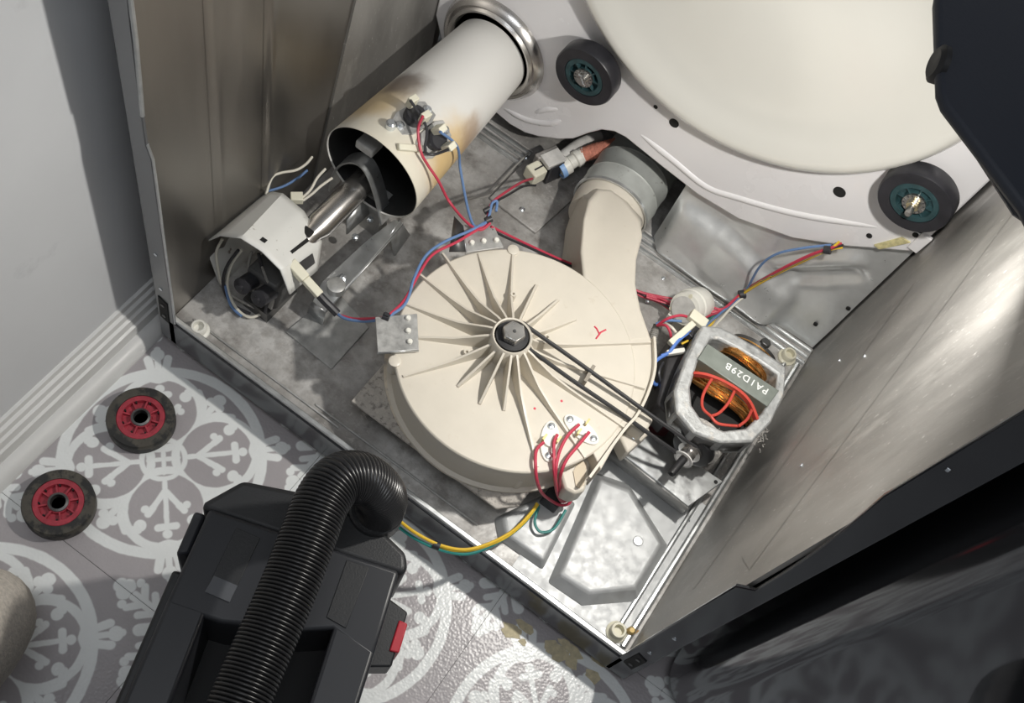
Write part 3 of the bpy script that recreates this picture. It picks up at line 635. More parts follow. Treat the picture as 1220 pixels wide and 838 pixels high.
# thermostats riding on the duct
def radial(px, y):                     # point and normal on the duct shell at world y, angle px in degrees from +x
    r = .0665 - (.0135)*(y-DY0)/dl; a = math.radians(px); nrm = V(math.cos(a),0,math.sin(a)); return V(DXC,y,DZC)+nrm*r, nrm
def duct_stat(y, ang, label, two):
    p, nr = radial(ang, y); m = frame(p, nr, (.25,1,.2)) @ Matrix.Scale(1.45, 4)
    t = thing('duct_thermostat', tuple(p), label, 'thermostat', 'thermostats on the heater duct')
    MB().prism([(-.018,-.007),(-.010,-.011),(.010,-.011),(.018,-.007),(.018,.007),(.010,.011),(-.010,.011),(-.018,.007)], -.001, .0012, m).build('base_plate', galv_dull, t, bevel=.0004)
    MB().lathe([(.009,.001),(.009,.007),(.0075,.009),(0,.009)], 24, m).build('black_body', wire_black, t)
    for s in (-1,1):
        MB().lathe([(.0036,.001),(.0034,.003),(0,.0045)], 10, m @ Matrix.Translation((s*.0145,0,0))).build('screw', zinc_screw, t)
        MB().box((-.0035,s*.008-.0028,.008),(.0045,s*.008+.0028,.019), m).build('spade_connector', connector, t, bevel=.001)
    return p, m
P1, M1 = duct_stat(.280, 80, 'black thermostat with two ivory spade plugs high on the duct', True)
P2, M2 = duct_stat(.281, 50, 'black thermostat with ivory plugs lower on the duct side', True)
pb, nb = radial(90,.250); MB().lathe([(.006,0),(.006,.008),(.004,.010),(0,.010)], 16, frame(pb,nb)).build('clamp_bolt', zinc_screw, duct)
pt_, nt_ = radial(62,.246); MB().box((-.016,-.004,0),(.016,.004,.006), frame(pt_,nt_,(.2,.6,-.75))).build('ceramic_block', connector, duct, bevel=.0015)

# ================================================================== BURNER
bur = thing('gas_burner', (.10,.16,0), 'steel gas burner tube on a galvanised bracket in front of the duct', 'burner')
bx_, bz_ = .080, .092
MB().lathe([(.0115,0),(.0125,.012),(.0125,.020),(.0165,.032),(.0165,.135),(.0150,.135),(.0150,.10)], 36, frame((bx_,.118,bz_),(0,1,0))).build('burner_tube', stainless, bur)
MB().lathe([(.0098,-.001),(0,-.001)], 20, frame((bx_,.118,bz_),(0,1,0))).build('tube_mouth', black_hole, bur)
MB().box((bx_-.008,.125,bz_+.008),(bx_+.006,.136,bz_+.0135)).build('air_slot', black_hole, bur, bevel=.002)
MB().ribbon(crom([(0.0425, 0.232, 0.0496), (0.0446, 0.232, 0.0865), (0.0546, 0.232, 0.1174), (0.0727, 0.232, 0.1383), (0.0892, 0.232, 0.1357), (0.1054, 0.232, 0.1078), (0.1237, 0.232, 0.0576)], 5), (0,1,0), .020, .0025).build('arch_bracket', galv, bur)
MB().prism([(0.1134, 0.1214, 0.038)[:2], (0.1187, 0.2075, 0.038)[:2], (0.1257, 0.2505, 0.038)[:2], (0.1375, 0.2544, 0.038)[:2], (0.143, 0.0909, 0.038)[:2], (0.1224, 0.0911, 0.038)[:2]], .036, .039).build('base_bracket', galv, bur, bevel=.0008)
MB().add([(0.1393, 0.2518, 0.039), (0.1433, 0.0905, 0.039), (0.1391, 0.0971, 0.024), (0.135, 0.2606, 0.024)], [(0,1,2,3)]).build('bracket_fold', galv, bur, solid=.002)
MB().add([(0.0943, 0.1929, 0.039), (0.0971, 0.2405, 0.039), (0.0882, 0.2372, 0.068), (0.091, 0.1935, 0.068)], [(0,1,2,3)]).build('upright_tab', galv, bur, solid=.002)
MB().add([(0.1433, 0.0905, 0.039), (0.1227, 0.0907, 0.039), (0.1154, 0.0931, 0), (0.1409, 0.0906, 0)], [(0,1,2,3)]).build('front_foot', galv, bur, solid=.002)
MB().add([(0.1308, 0.2542, 0.039), (0.1348, 0.2278, 0.039), (0.1476, 0.2289, 0), (0.1432, 0.2674, 0)], [(0,1,2,3)]).build('rear_foot', galv, bur, solid=.002)
for p in ((0.1054, 0.1955, 0.04), (0.1293, 0.1402, 0.04), (0.1035, 0.2286, 0.04)):
    MB().lathe([(.0045,.039),(.0042,.043),(.002,.0445),(0,.0445)], 8, Matrix.Translation((p[0],p[1],0))).build('screw', zinc_screw, bur)
MB().lathe([(.011,0),(.011,.012),(.006,.014),(0,.014)], 20, Matrix.Translation(((0.133, 0.1225, 0.039)[0], (0.133, 0.1225, 0.039)[1], .039))).build('bracket_boss', galv_dull, bur)
gv = V(.070,.095,0)
MB().box((gv.x-.022,gv.y-.035,.02),(gv.x+.022,gv.y+.020,.075)).build('valve_body', mat('dark_cast_valve',(.10,.10,.10),.6,.3,noise=(60,.3)), bur, bevel=.004)
MB().box((gv.x-.018,gv.y-.045,.0),(gv.x+.018,gv.y+.012,.02)).build('valve_foot', dark_steel, bur)
for dx in (-.012,.013):
    MB().lathe([(.0105,0),(.0105,.026),(.004,.028),(.004,.032),(0,.032)], 20, frame((gv.x+dx,gv.y-.032,.058),(0,-1,.5))).build('solenoid_coil', wire_black, bur)

# white cover over the gas valve
vc = thing('valve_cover', (.06,.1,.03), 'bent white sheet metal cover hooding the gas valve', 'cover')
fr_ = [V((0.0159, 0.052, -0.0072)), V((-0.0076, 0.052, 0.0802)), V((0.0174, 0.052, 0.1225)), V((0.046, 0.054, 0.1461)), V((0.0722, 0.058, 0.1415)), V((0.0984, 0.058, 0.1309)), V((0.1145, 0.056, 0.0964))]
bk_ = [V((0.0157, 0.15, -0.0173)), V((-0.0019, 0.15, 0.0765)), V((0.0118, 0.15, 0.0959)), V((0.0266, 0.15, 0.1075)), V((0.0596, 0.148, 0.1064)), V((0.0938, 0.14, 0.0856)), V((0.1055, 0.12, 0.0574))]
def cov(s, t):
    k = min(int(t*6), 5); q = t*6-k
    a = fr_[k].lerp(fr_[k+1], q); b = bk_[k].lerp(bk_[k+1], q); return a.lerp(b, s)
MB().grid(lambda s,t: tuple(cov(s,t)), 10, 24).build('cover_shell', cover_white, vc, solid=.0016, smooth=40)
def cov_patch(s0, s1, t0, t1, sk=0, off=.0013):
    def f(a, b):
        s_ = s0+(s1-s0)*a+sk*(b-.5); t_ = t0+(t1-t0)*b; e = .01
        nrm = (cov(s_+e,t_)-cov(s_-e,t_)).cross(cov(s_,min(t_+e,.999))-cov(s_,t_-e)).normalized()
        if nrm.dot(V(.47,-.43,1.2)-V(.06,.1,.1)) < 0: nrm = -nrm
        return tuple(cov(s_,t_)+nrm*off)
    return MB().grid(f, 6, 6)
cov_patch(.42,.80,.86,.935,.10).build('window_cutout', dark_steel, vc)
cov_patch(.36,.80,.775,.795).build('slot_cutout', black_hole, vc)
cov_patch(.13,.20,.60,.64).build('wire_hole', black_hole, vc)

# ================================================================== WATER VALVE
wv = thing('inlet_valve', (0.233, 0.4953, 0), 'black solenoid water valve with red braided hose under the bulkhead', 'valve')
a, b = V((0.2258, 0.46, 0.03)), V((0.2374, 0.4897, 0.03)); d = (b-a).normalized(); m = frame(a, (0,0,1), d)
MB().box((-.002,-.012,-.024),(.022,.010,.014), m).build('solenoid', wire_black, wv, bevel=.002)
MB().box((-.006,-.010,.010),(.024,.012,.018), m).build('coil_plate', grey_fitting, wv, bevel=.001)
MB().box((-.010,.008,-.028),(.026,.018,.016), m).build('valve_bracket', galv_dusty, wv, bevel=.002)
va, vb = V((0.2433, 0.4764, 0.03)), V((0.2548, 0.5059, 0.04)); vm = frame(va, vb-va); L3 = (vb-va).length
MB().lathe([(.012,-.004),(.013,.004),(.013,.010),(.010,.012),(.0095,L3*.6),(.0125,L3*.65),(.0125,L3*.85),(.009,L3*.9),(.0085,L3+.006)], 28, vm).build('white_fitting', nylon, wv)
MB().lathe([(.0138,-.006),(.0138,.001),(.011,.001),(.011,-.006)], 28, vm, closed=True).build('blue_collar', blue_ring, wv)
MB().lathe([(.0105,L3-.004),(.0105,L3+.004),(.008,L3+.004),(.008,L3-.004)], 24, vm, closed=True).build('hose_clamp', nylon, wv)
hp = crom([tuple(vb), (0.2652, 0.5153, 0.05), (0.2783, 0.5235, 0.062), (0.291, 0.5331, 0.072), (0.3045, 0.5494, 0.076)], 8)
MB().tube(hp, .0105, 16, rad=lambda i: .0105+.0004*math.sin(i*2.5)).build('braided_hose', orange_hose, wv)
MB().tube(crom([(0.2323, 0.4888, 0.03), (0.2402, 0.5229, 0.034), (0.2551, 0.5546, 0.036)],6), .008, 12).build('second_outlet', grey_fitting, wv)
ca = V((0.2173, 0.4372, 0.03)); cm = frame(ca, (0,0,1), V((0.2251, 0.4612, 0.03))-ca)
ib = MB().box((-.004,-.011,-.012),(.018,.011,.010), cm).build('ivory_plug', connector, wv, bevel=.002)
MB().box((.002,-.002,.0095),(.018,.0,.0108), cm).build('plug_slot', wire_black, wv)

# ================================================================== MOTOR
mo = thing('drive_motor', (0.5977, 0.3631, 0), 'open-frame electric motor with copper windings and red plastic cage', 'motor')
out_ = [(0.5152, 0.319, 0.14), (0.5343, 0.3324, 0.14), (0.5633, 0.3368, 0.14), (0.5955, 0.3395, 0.14), (0.6238, 0.3404, 0.14), (0.639, 0.3067, 0.14), (0.643, 0.2637, 0.14), (0.6366, 0.228, 0.14), (0.6069, 0.2026, 0.14), (0.5758, 0.1929, 0.14), (0.5478, 0.2014, 0.14), (0.5317, 0.223, 0.14), (0.5228, 0.2624, 0.14)]
inn_ = [(0.5323, 0.3103, 0.14), (0.5409, 0.3162, 0.14), (0.5648, 0.3207, 0.14), (0.5934, 0.3233, 0.14), (0.6207, 0.3236, 0.14), (0.629, 0.3011, 0.14), (0.6289, 0.2682, 0.14), (0.6231, 0.2381, 0.14), (0.6031, 0.2178, 0.14), (0.5791, 0.2113, 0.14), (0.5577, 0.2203, 0.14), (0.5445, 0.2391, 0.14), (0.5355, 0.2731, 0.14)]
n = len(out_)
fm = MB(); zt, zl = .142, .104
fm.add([(p[0],p[1],zl) for p in out_]+[(p[0],p[1],zt) for p in out_]+[(p[0],p[1],zl) for p in inn_]+[(p[0],p[1],zt) for p in inn_],
       [(i,(i+1)%n,n+(i+1)%n,n+i) for i in range(n)]+[(n+i,n+(i+1)%n,3*n+(i+1)%n,3*n+i) for i in range(n)]+[(3*n+i,3*n+(i+1)%n,2*n+(i+1)%n,2*n+i) for i in range(n)]+[(2*n+i,2*n+(i+1)%n,(i+1)%n,i) for i in range(n)])
fm.build('cast_frame', cast, mo, bevel=.003)
for i in (7, 8, 9, 10, 11):       # pockets of the front shield
    a, b = V(out_[i]), V(out_[(i+1) % n]); d = (b-a).normalized(); nr = V(d.y,-d.x,0)
    if nr.dot(V(out_[i])-V(inn_[i])) < 0: nr = -nr
    mid = (a+b)/2; L4 = (b-a).length*.36
    P = [mid-d*L4, mid+d*L4]
    MB().add([(P[0].x,P[0].y,.134),(P[1].x,P[1].y,.134),(P[1].x,P[1].y,.112),(P[0].x,P[0].y,.112)],[(0,1,2,3)]).build('frame_pocket', dark_steel, mo, solid=.0007)
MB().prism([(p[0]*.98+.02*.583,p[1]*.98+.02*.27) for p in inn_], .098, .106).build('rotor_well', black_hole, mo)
MB().prism([(p[0]*.66+.34*.583,p[1]*.66+.34*.290) for p in out_], .0, .104).build('lower_frame', mat('dark_dusty_cast',(.13,.125,.12),.7,.2,noise=(70,.4)), mo, bevel=.003)
bar = [(0.5328, 0.299, 0.145), (0.6313, 0.303, 0.145), (0.6295, 0.2755, 0.145), (0.533, 0.2736, 0.145)]
MB().prism([p[:2] for p in bar], .095, .146).build('lamination_stack', lamination, mo, bevel=.0008)
def text(body, loc, rot, size, m, parent):
    c = bpy.data.curves.new('stamp', 'FONT'); c.body = body; c.size = size; c.align_x = 'CENTER'; c.align_y = 'CENTER'; c.extrude = .0001; c.offset = .00012; c.space_character = 1.2
    o = bpy.data.objects.new('stamp', c); COL.objects.link(o); o.location = loc; o.rotation_euler = rot
    dg = bpy.context.evaluated_depsgraph_get(); me = bpy.data.meshes.new_from_object(o.evaluated_get(dg)); mw = Matrix.LocRotScale(o.location, o.rotation_euler, None)
    me.transform(mw); bpy.data.objects.remove(o); me.materials.clear(); me.materials.append(m)
    q = bpy.data.objects.new('stamped_number', me); COL.objects.link(q); q.parent = parent; q.matrix_parent_inverse = Matrix.Translation(-parent.location); return q
tcn = V((0.5925, 0.2907, 0.1463)); bd = V(bar[1])-V(bar[0])
text('PA1D29B', (tcn.x,tcn.y,.1463), (0,0,math.atan2(bd.y,bd.x)+math.pi), .0125, print_white, mo)['label'] = 'white stamped number'
rnd = random.Random(3)
def coil(path, cnt, spread):
    c = MB()
    for k in range(cnt):
        o = V(rnd.uniform(-1,1), rnd.uniform(-1,1), rnd.uniform(-1,1))
        pts = []
        for i, p in enumerate(path):
            pts.append(V(p) + V(o.x*spread*rnd.uniform(.7,1.2), o.y*spread*rnd.uniform(.7,1.2), o.z*spread*.6))
        c.tube(crom(pts, 5), .0009, 5)
    o_ = c.build('copper_winding', copper, mo); o_['kind'] = 'stuff'; return o_
coil([(0.5526, 0.3264, 0.105), (0.5581, 0.3198, 0.13), (0.572, 0.3173, 0.139), (0.592, 0.3157, 0.139), (0.6071, 0.3178, 0.128), (0.6173, 0.3225, 0.1)], 46, .0055)
coil([(0.5378, 0.2732, 0.11), (0.5483, 0.2653, 0.124), (0.5687, 0.2622, 0.13), (0.5939, 0.2638, 0.13), (0.6151, 0.2665, 0.122), (0.6314, 0.2695, 0.105)], 60, .0075)
cg = thing  # (cage is a part)
cage = MB(); cz = .145
cage.ribbon(crom([(0.5399, 0.2573, 0.14), (0.5524, 0.2608, 0.147), (0.5702, 0.265, 0.149), (0.5924, 0.2671, 0.149), (0.6102, 0.2639, 0.147), (0.6272, 0.2561, 0.14)], 6), (0,0,1), .007, .0035)
for path in ([(0.5589, 0.263, 0.148), (0.5612, 0.241, 0.142), (0.5694, 0.2294, 0.136), (0.5829, 0.2292, 0.132)], [(0.5878, 0.2679, 0.148), (0.5903, 0.2515, 0.142), (0.5884, 0.237, 0.136), (0.5829, 0.2292, 0.132)],
             [(0.6163, 0.2601, 0.146), (0.6186, 0.2501, 0.138), (0.6155, 0.2399, 0.132)], [(0.5829, 0.2292, 0.132), (0.595, 0.2281, 0.13), (0.6157, 0.2412, 0.13)]):
    cage.tube(crom(path, 5), .0018, 8)
cage.build('red_cage', red_cage, mo)
# bearing end at the back, shaft and pulley at the front
be = V((0.5873, 0.353, 0.1))
MB().lathe([(.031,0),(.031,.012),(.027,.014),(.024,.010),(.010,.010),(.009,.016),(0,.016)], 40, frame((be.x,be.y+.006,.086),(0,1,.25))).build('rear_bearing_cup', dark_steel, mo)
MB().lathe([(.031,.004),(.031,.0055),(.029,.0055),(.029,.004)], 40, frame((be.x,be.y+.007,.088),(0,1,.25)), closed=True).build('copper_band', copper, mo)
MB().prism(circ(0,0,.007,6), 0, .010, frame((be.x+.004,be.y+.012,.112),(0,.3,1))).build('clamp_nut', dark_steel, mo, bevel=.001)
pc = V((0.5898, 0.2066, 0.098)); pm = frame((pc.x,pc.y-.001,pc.z), (-.12,-1,.10)) @ Matrix.Scale(1.15, 4)
MB().lathe([(.026,-.014),(.026,-.002),(.0225,.0)], 40, pm).build('pulley_housing', lint, mo)
MB().lathe([(.0225,.0),(.0225,.002),(.0205,.003),(.0215,.004),(.0205,.005),(.0215,.006),(.0205,.007),(.0215,.008),(.019,.009),(.013,.009)], 40, pm).build('ribbed_pulley', black_rubber, mo)
MB().lathe([(.0125,.008),(.0125,.012),(.008,.013),(.008,.024),(.0055,.024)], 28, pm).build('chrome_sleeve', stainless, mo)
MB().lathe([(.0105,.022),(.0105,.0235),(.004,.0235)], 28, pm).build('washer_disc', grey_fitting, mo)
MB().lathe([(.0042,.022),(.0042,.044),(.0036,.046),(.0020,.046),(0,.044)], 16, pm).build('shaft_end', black_rubber, mo)
# motor mounting plate
mp = MB().prism([(0.5098, 0.1659, 0.048)[:2], (0.5285, 0.2117, 0.048)[:2], (0.6467, 0.2162, 0.048)[:2], (0.6272, 0.1607, 0.048)[:2], (0.5543, 0.1651, 0.048)[:2]], .044, .048).build('mounting_plate', galv, mo, bevel=.001)
MB().add([(0.511, 0.1651, 0.046), (0.6286, 0.1599, 0.046), (0.6313, 0.1723, 0), (0.5192, 0.1741, 0)], [(0,1,2,3)]).build('plate_skirt', galv_dull, mo, solid=.002)
MB().lathe([(.0025,.048),(.0025,.0486),(0,.0486)], 10, Matrix.Translation(((0.6432, 0.2093, 0.048)[0]-.004, (0.6432, 0.2093, 0.048)[1],0))).build('plate_hole', black_hole, mo)
for p in ((0.6273, 0.2499, 0.06), (0.6532, 0.2906, 0.06), (0.5982, 0.2258, 0.1)):
    c = V(p); fz = MB()
    for k in range(30):
        q = c + V(rnd.gauss(0,.007), rnd.gauss(0,.007), rnd.gauss(0,.003)); r = q + V(rnd.gauss(0,.004), rnd.gauss(0,.004), abs(rnd.gauss(0,.003)))
        fz.tube([q,(q+r)/2+V(0,0,.001),r], .0006, 4)
    fo = fz.build('lint_fluff', lint, mo); fo['kind'] = 'stuff'
# left side relay block and connectors on the motor
rb = [(0.5256, 0.2209, 0.1), (0.494, 0.3093, 0.1), (0.5183, 0.3361, 0.1), (0.5392, 0.2574, 0.1), (0.5502, 0.2138, 0.1)]
MB().prism([p[:2] for p in rb], .05, .10).build('switch_box', mat('dark_bakelite',(.035,.033,.035),.45,0,noise=(60,.4)), mo, bevel=.003)
MB().prism([(0.5351, 0.217, 0.07)[:2], (0.5273, 0.253, 0.07)[:2], (0.5529, 0.2599, 0.07)[:2], (0.5652, 0.2346, 0.07)[:2]], .02, .075).build('end_bell', mat('maroon_varnish',(.14,.02,.03),.35,.1,noise=(50,.4)), mo, bevel=.006)

# white bumper behind the motor
wb = thing('water_pump', (0.4959, 0.4425, 0), 'round milky white plastic pump with grey face behind the motor', 'pump')
wp = V((0.49, 0.3858, 0.055)); wm = frame(wp, (.28,.80,-.42))
MB().lathe([(.012,-.004),(.0215,-.003),(.0225,0),(.0225,.010),(.024,.012),(.024,.020),(.0225,.022),(.0225,.036),(.020,.040),(0,.040)], 44, wm).build('pump_body', nylon, wb)
MB().lathe([(.0175,-.006),(.0165,-.004),(.009,-.0045),(.006,-.001),(0,-.001)], 36, wm).build('grey_face', grey_fitting, wb)
for a in (20, 140, 260):
    MB().lathe([(.0028,-.004),(.0028,-.001)], 10, wm @ Matrix.Rotation(math.radians(a),4,'Z') @ Matrix.Translation((.0195,0,0))).build('screw_boss', nylon_old, wb)
MB().box((-.006,-.02,.004),(.006,.02,.034), Matrix.Translation((wp.x+.004,wp.y+.02,-.004))).build('pump_foot', nylon, wb)

# ================================================================== WIRING
def wires(t, specs):
    for m, r, pts in specs:
        MB().tube(crom(pts, 7), r, 7).build('wire', m, t)
def tie(t, p, d, r=.0042, m=wire_black):
    MB().lathe([(r,-.004),(r,.004)], 12, frame(p, d)).build('cable_tie', m, t)
    MB().box((-.002,-.002,-.0025),(.002,.008,.0025), frame(p, d)).build('tie_tail', m, t)
h1 = thing('wire_harness', (0.1997, 0.2501, 0), 'red and blue wire pair running from duct thermostats along the blower rim', 'wiring')
def loc(m, x, y, z): return tuple(m @ V(x,y,z))
def srf(a, y, h): p_, n_ = radial(a, y); return tuple(p_ + n_*h)
wires(h1, [
 (wire_red, .0017, [loc(M1,-.004,-.008,.020), srf(69,.262,.016), srf(54,.250,.010), srf(40,.250,.008), srf(22,.252,.014), (0.187, 0.2584, 0.135), (0.2199, 0.2488, 0.135), (0.2385, 0.2498, 0.137), (0.2426, 0.2644, 0.139)]),
 (wire_black, .0017, [loc(M1,-.004,.008,.020), srf(66,.272,.018), srf(52,.256,.010), srf(44,.262,.012), loc(M2,-.004,-.008,.018)]),
 (wire_blue, .0017, [loc(M2,-.004,.008,.019), srf(34,.297,.016), srf(4,.302,.012), (0.1922, 0.2825, 0.135), (0.2154, 0.2604, 0.135), (0.231, 0.2502, 0.136), (0.2381, 0.2603, 0.139), (0.2355, 0.272, 0.141), (0.2292, 0.2861, 0.142), (0.2317, 0.2932, 0.142), (0.2387, 0.2821, 0.14)]),
 (wire_red, .0018, [(0.2422, 0.2657, 0.137), (0.2343, 0.2438, 0.136), (0.227, 0.2203, 0.134), (0.2151, 0.1885, 0.132), (0.2175, 0.1594, 0.13), (0.2249, 0.1225, 0.128), (0.2246, 0.1024, 0.128), (0.2208, 0.0892, 0.126), (0.2054, 0.0841, 0.11), (0.186, 0.0809, 0.09), (0.1683, 0.0762, 0.085)]),
 (wire_blue, .0018, [(0.2389, 0.2682, 0.138), (0.231, 0.243, 0.137), (0.2161, 0.2097, 0.135), (0.2098, 0.1824, 0.132), (0.2164, 0.1512, 0.13), (0.2285, 0.1192, 0.129), (0.2258, 0.0978, 0.128), (0.2175, 0.085, 0.122), (0.1992, 0.0812, 0.1), (0.1802, 0.0759, 0.09), (0.1679, 0.0766, 0.086)]),
 (wire_red, .0016, [(0.2441, 0.2671, 0.13), (0.2588, 0.2801, 0.115), (0.2867, 0.3031, 0.09), (0.3231, 0.3253, 0.07), (0.3483, 0.3468, 0.05)]),
 (wire_black, .0016, [(0.2472, 0.2652, 0.128), (0.261, 0.2781, 0.112), (0.2907, 0.3018, 0.088), (0.3248, 0.3236, 0.068), (0.3504, 0.3436, 0.05)]),
])
MB().tube(crom([(0.1679, 0.0766, 0.086), (0.1578, 0.0766, 0.09), (0.148, 0.0761, 0.095), (0.1404, 0.076, 0.1)],5), .005, 10).build('heat_shrink', wire_black, h1)
tie(h1, (0.2384, 0.2669, 0.139), (.3,.6,.1)); tie(h1, (0.2224, 0.09, 0.127), (-1,-.3,0), .0048); tie(h1, (0.229, 0.2764, 0.14), (.2,.5,.1), .003)
c1, c2 = V((0.095, 0.0802, 0.115)), V((0.1418, 0.0758, 0.1)); cm1 = frame(c1, c2-c1, (0,0,1)); LL = (c2-c1).length
MB().box((-.005,-.006,0),(.005,.006,LL*.5), cm1).build('ivory_plug', connector, h1, bevel=.001)
MB().box((-.004,-.005,LL*.5),(.004,.005,LL), cm1).build('ivory_socket', connector, h1, bevel=.001)
h2 = thing('wire_harness', (0.2117, 0.4096, 0), 'pink and black wire pair leading to the water valve plug', 'wiring')
wires(h2, [
 (wire_red, .0017, [(0.2349, 0.27, 0.139), (0.2258, 0.2951, 0.13), (0.2233, 0.3429, 0.1), (0.2212, 0.3966, 0.06), (0.2228, 0.4293, 0.034)]),
 (wire_black, .0016, [(0.2355, 0.2674, 0.139), (0.2266, 0.3047, 0.12), (0.2256, 0.3471, 0.09), (0.2245, 0.3998, 0.05), (0.2315, 0.4264, 0.03)]),
 (wire_grey, .0015, [(0.1654, 0.3297, 0.02), (0.1739, 0.3579, 0.015), (0.187, 0.3799, 0.012), (0.1888, 0.4016, 0.012), (0.1884, 0.4441, 0.01), (0.1899, 0.4798, 0.01)]),
])
h3 = thing('wire_harness', (0.5346, 0.5021, 0), 'thick coloured wire bundle rising from the motor to the rear panel', 'wiring')
end = [(0.5914, 0.472, 0.2231), (0.591, 0.47, 0.2193), (0.5868, 0.47, 0.2204), (0.5876, 0.47, 0.2252), (0.5939, 0.47, 0.2245), (0.5952, 0.47, 0.2202)]
def bundle(m, k, start):
    dx = (2.5-k)*1.3
    return (m, .0016, start + [(V((0.5288, 0.4163, 0.05))+V(0,dx*.0013,dx*.0008))[:], (V((0.5383, 0.4572, 0.055))+V(0,dx*.0009,dx*.0007))[:], (V((0.552, 0.452, 0.1272))+V(0,0,dx*.002))[:], (V((0.57, 0.458, 0.1815))+V(0,0,dx*.002))[:], (V((0.5841, 0.464, 0.2115))+V(0,0,dx*.0008))[:], end[int(k)]])
wires(h3, [
 bundle(wire_red, 0, [(0.4373, 0.3869, 0.03), (0.4677, 0.4035, 0.03), (0.5011, 0.4154, 0.045)]),
 bundle(wire_red, 1, [(0.4386, 0.3847, 0.03), (0.4703, 0.3991, 0.03), (0.5088, 0.4089, 0.045)]),
 bundle(wire_red, 0.5, [(0.4399, 0.3825, 0.03), (0.4746, 0.3963, 0.03), (0.5113, 0.4046, 0.045)]),
 bundle(wire_red, 1.5, [(0.5125, 0.3408, 0.09), (0.5175, 0.3832, 0.07)]),
 bundle(wire_green, 2.4, [(0.5136, 0.3387, 0.09), (0.5199, 0.379, 0.07)]),
 bundle(wire_yellow, 3, [(0.5182, 0.3396, 0.09), (0.5245, 0.3799, 0.07)]),
 bundle(wire_black, 4, [(0.5091, 0.3379, 0.09), (0.5187, 0.3811, 0.07)]),
 bundle(wire_yellow, 5, [(0.521, 0.339, 0.09), (0.5275, 0.3793, 0.07)]),
 (wire_blue, .0016, [(0.5187, 0.3431, 0.09), (0.5303, 0.4142, 0.055), (0.5401, 0.458, 0.056), (0.5336, 0.455, 0.1229), (0.5395, 0.455, 0.1607), (0.5585, 0.46, 0.1897), (0.583, 0.47, 0.2124)]),
 (wire_white, .0016, [(0.5244, 0.3419, 0.09), (0.5324, 0.3837, 0.065), (0.5374, 0.43, 0.055), (0.5426, 0.4542, 0.055)]),
 (wire_red, .0017, [(0.4017, 0.379, 0.03), (0.4265, 0.3825, 0.03), (0.448, 0.3913, 0.03), (0.4715, 0.3934, 0.035), (0.4798, 0.3907, 0.035)]),
 (wire_red, .0017, [(0.4028, 0.3803, 0.025), (0.4312, 0.3855, 0.02), (0.456, 0.3937, 0.02), (0.4767, 0.3882, 0.03), (0.4838, 0.3861, 0.035)]),
 (wire_black, .0015, [(0.4059, 0.3797, 0.025), (0.4391, 0.3871, 0.025), (0.4627, 0.3906, 0.028), (0.4808, 0.3874, 0.034)]),
])
tie(h3, (0.539, 0.456, 0.055), (.6,.6,.2), .0062); tie(h3, (0.5832, 0.463, 0.2098), (.8,.1,.5), .005)
for k in range(3):
    q = V((0.4799, 0.3853, 0.036)); MB().box((q.x-.004,q.y-.003-.004*k,.03),(q.x+.004,q.y-.0005-.004*k,.038)).build('white_plug', nylon, h3)
h4 = thing('wire_harness', (0.4904, 0.3631, 0), 'tangle of blue, red and white motor leads with ivory plugs', 'wiring')
wires(h4, [
 (wire_red, .0018, [(0.4729, 0.3093, 0.1), (0.4779, 0.3156, 0.115), (0.4878, 0.3281, 0.118), (0.4973, 0.3353, 0.115)]),
 (wire_blue, .0018, [(0.4709, 0.3106, 0.1), (0.4791, 0.317, 0.11), (0.4937, 0.3267, 0.112)]),
 (wire_red, .0018, [(0.4729, 0.3093, 0.1), (0.481, 0.3083, 0.112), (0.4892, 0.3049, 0.112), (0.4968, 0.3011, 0.105)]),
 (wire_white, .0018, [(0.4763, 0.3182, 0.1), (0.4879, 0.3112, 0.112), (0.5004, 0.3096, 0.108)]),
 (wire_bright_blue, .0022, [(0.5087, 0.3176, 0.118), (0.5034, 0.2943, 0.122), (0.5026, 0.2759, 0.118), (0.4977, 0.2678, 0.115)]),
 (wire_bright_blue, .0022, [(0.5023, 0.2742, 0.118), (0.4963, 0.2599, 0.112), (0.5002, 0.246, 0.105), (0.5113, 0.2455, 0.09), (0.5188, 0.2604, 0.08)]),
 (wire_black, .002, [(0.475, 0.3213, 0.08), (0.4819, 0.2905, 0.09), (0.4979, 0.2631, 0.085), (0.5206, 0.2474, 0.07)]),
 (wire_black, .002, [(0.5043, 0.271, 0.1), (0.5076, 0.2552, 0.1), (0.5217, 0.2485, 0.09)]),
 (wire_red, .0016, [(0.5212, 0.2882, 0.1), (0.5187, 0.3062, 0.11), (0.518, 0.316, 0.11)]),
 (wire_yellow, .0014, [(0.5093, 0.3012, 0.11), (0.5136, 0.3094, 0.112), (0.519, 0.317, 0.112)]),
])
def plug(p, q, wd, ht, m=connector, nm='ivory_plug'):
    a, b = V(p), V(q); MB().box((-wd/2,-ht/2,0),(wd/2,ht/2,(b-a).length), frame(a, b-a, (0,0,1))).build(nm, m, h4, bevel=.001)
plug((0.4964, 0.3358, 0.122), (0.5195, 0.3373, 0.118), .010, .014); plug((0.4977, 0.2862, 0.118), (0.5066, 0.3266, 0.122), .009, .008)
plug((0.5008, 0.2741, 0.116), (0.5162, 0.2928, 0.114), .007, .006, nylon, 'white_splice'); plug((0.5083, 0.3112, 0.116), (0.5149, 0.3387, 0.11), .010, .014, wire_black, 'black_plug')
cs = [(0.4985, 0.2785, 0.06), (0.4863, 0.2889, 0.075), (0.4768, 0.3044, 0.085), (0.4737, 0.3167, 0.09)]
MB().tube(crom(cs, 16), .006, 10, rad=lambda i: .006 if i % 2 else .0047).build('corrugated_sleeve', wire_grey, h4)
h5 = thing('wire_harness', (0.5016, 0.0861, 0), 'four red leads looping from blower thermostats to a black plug', 'wiring')
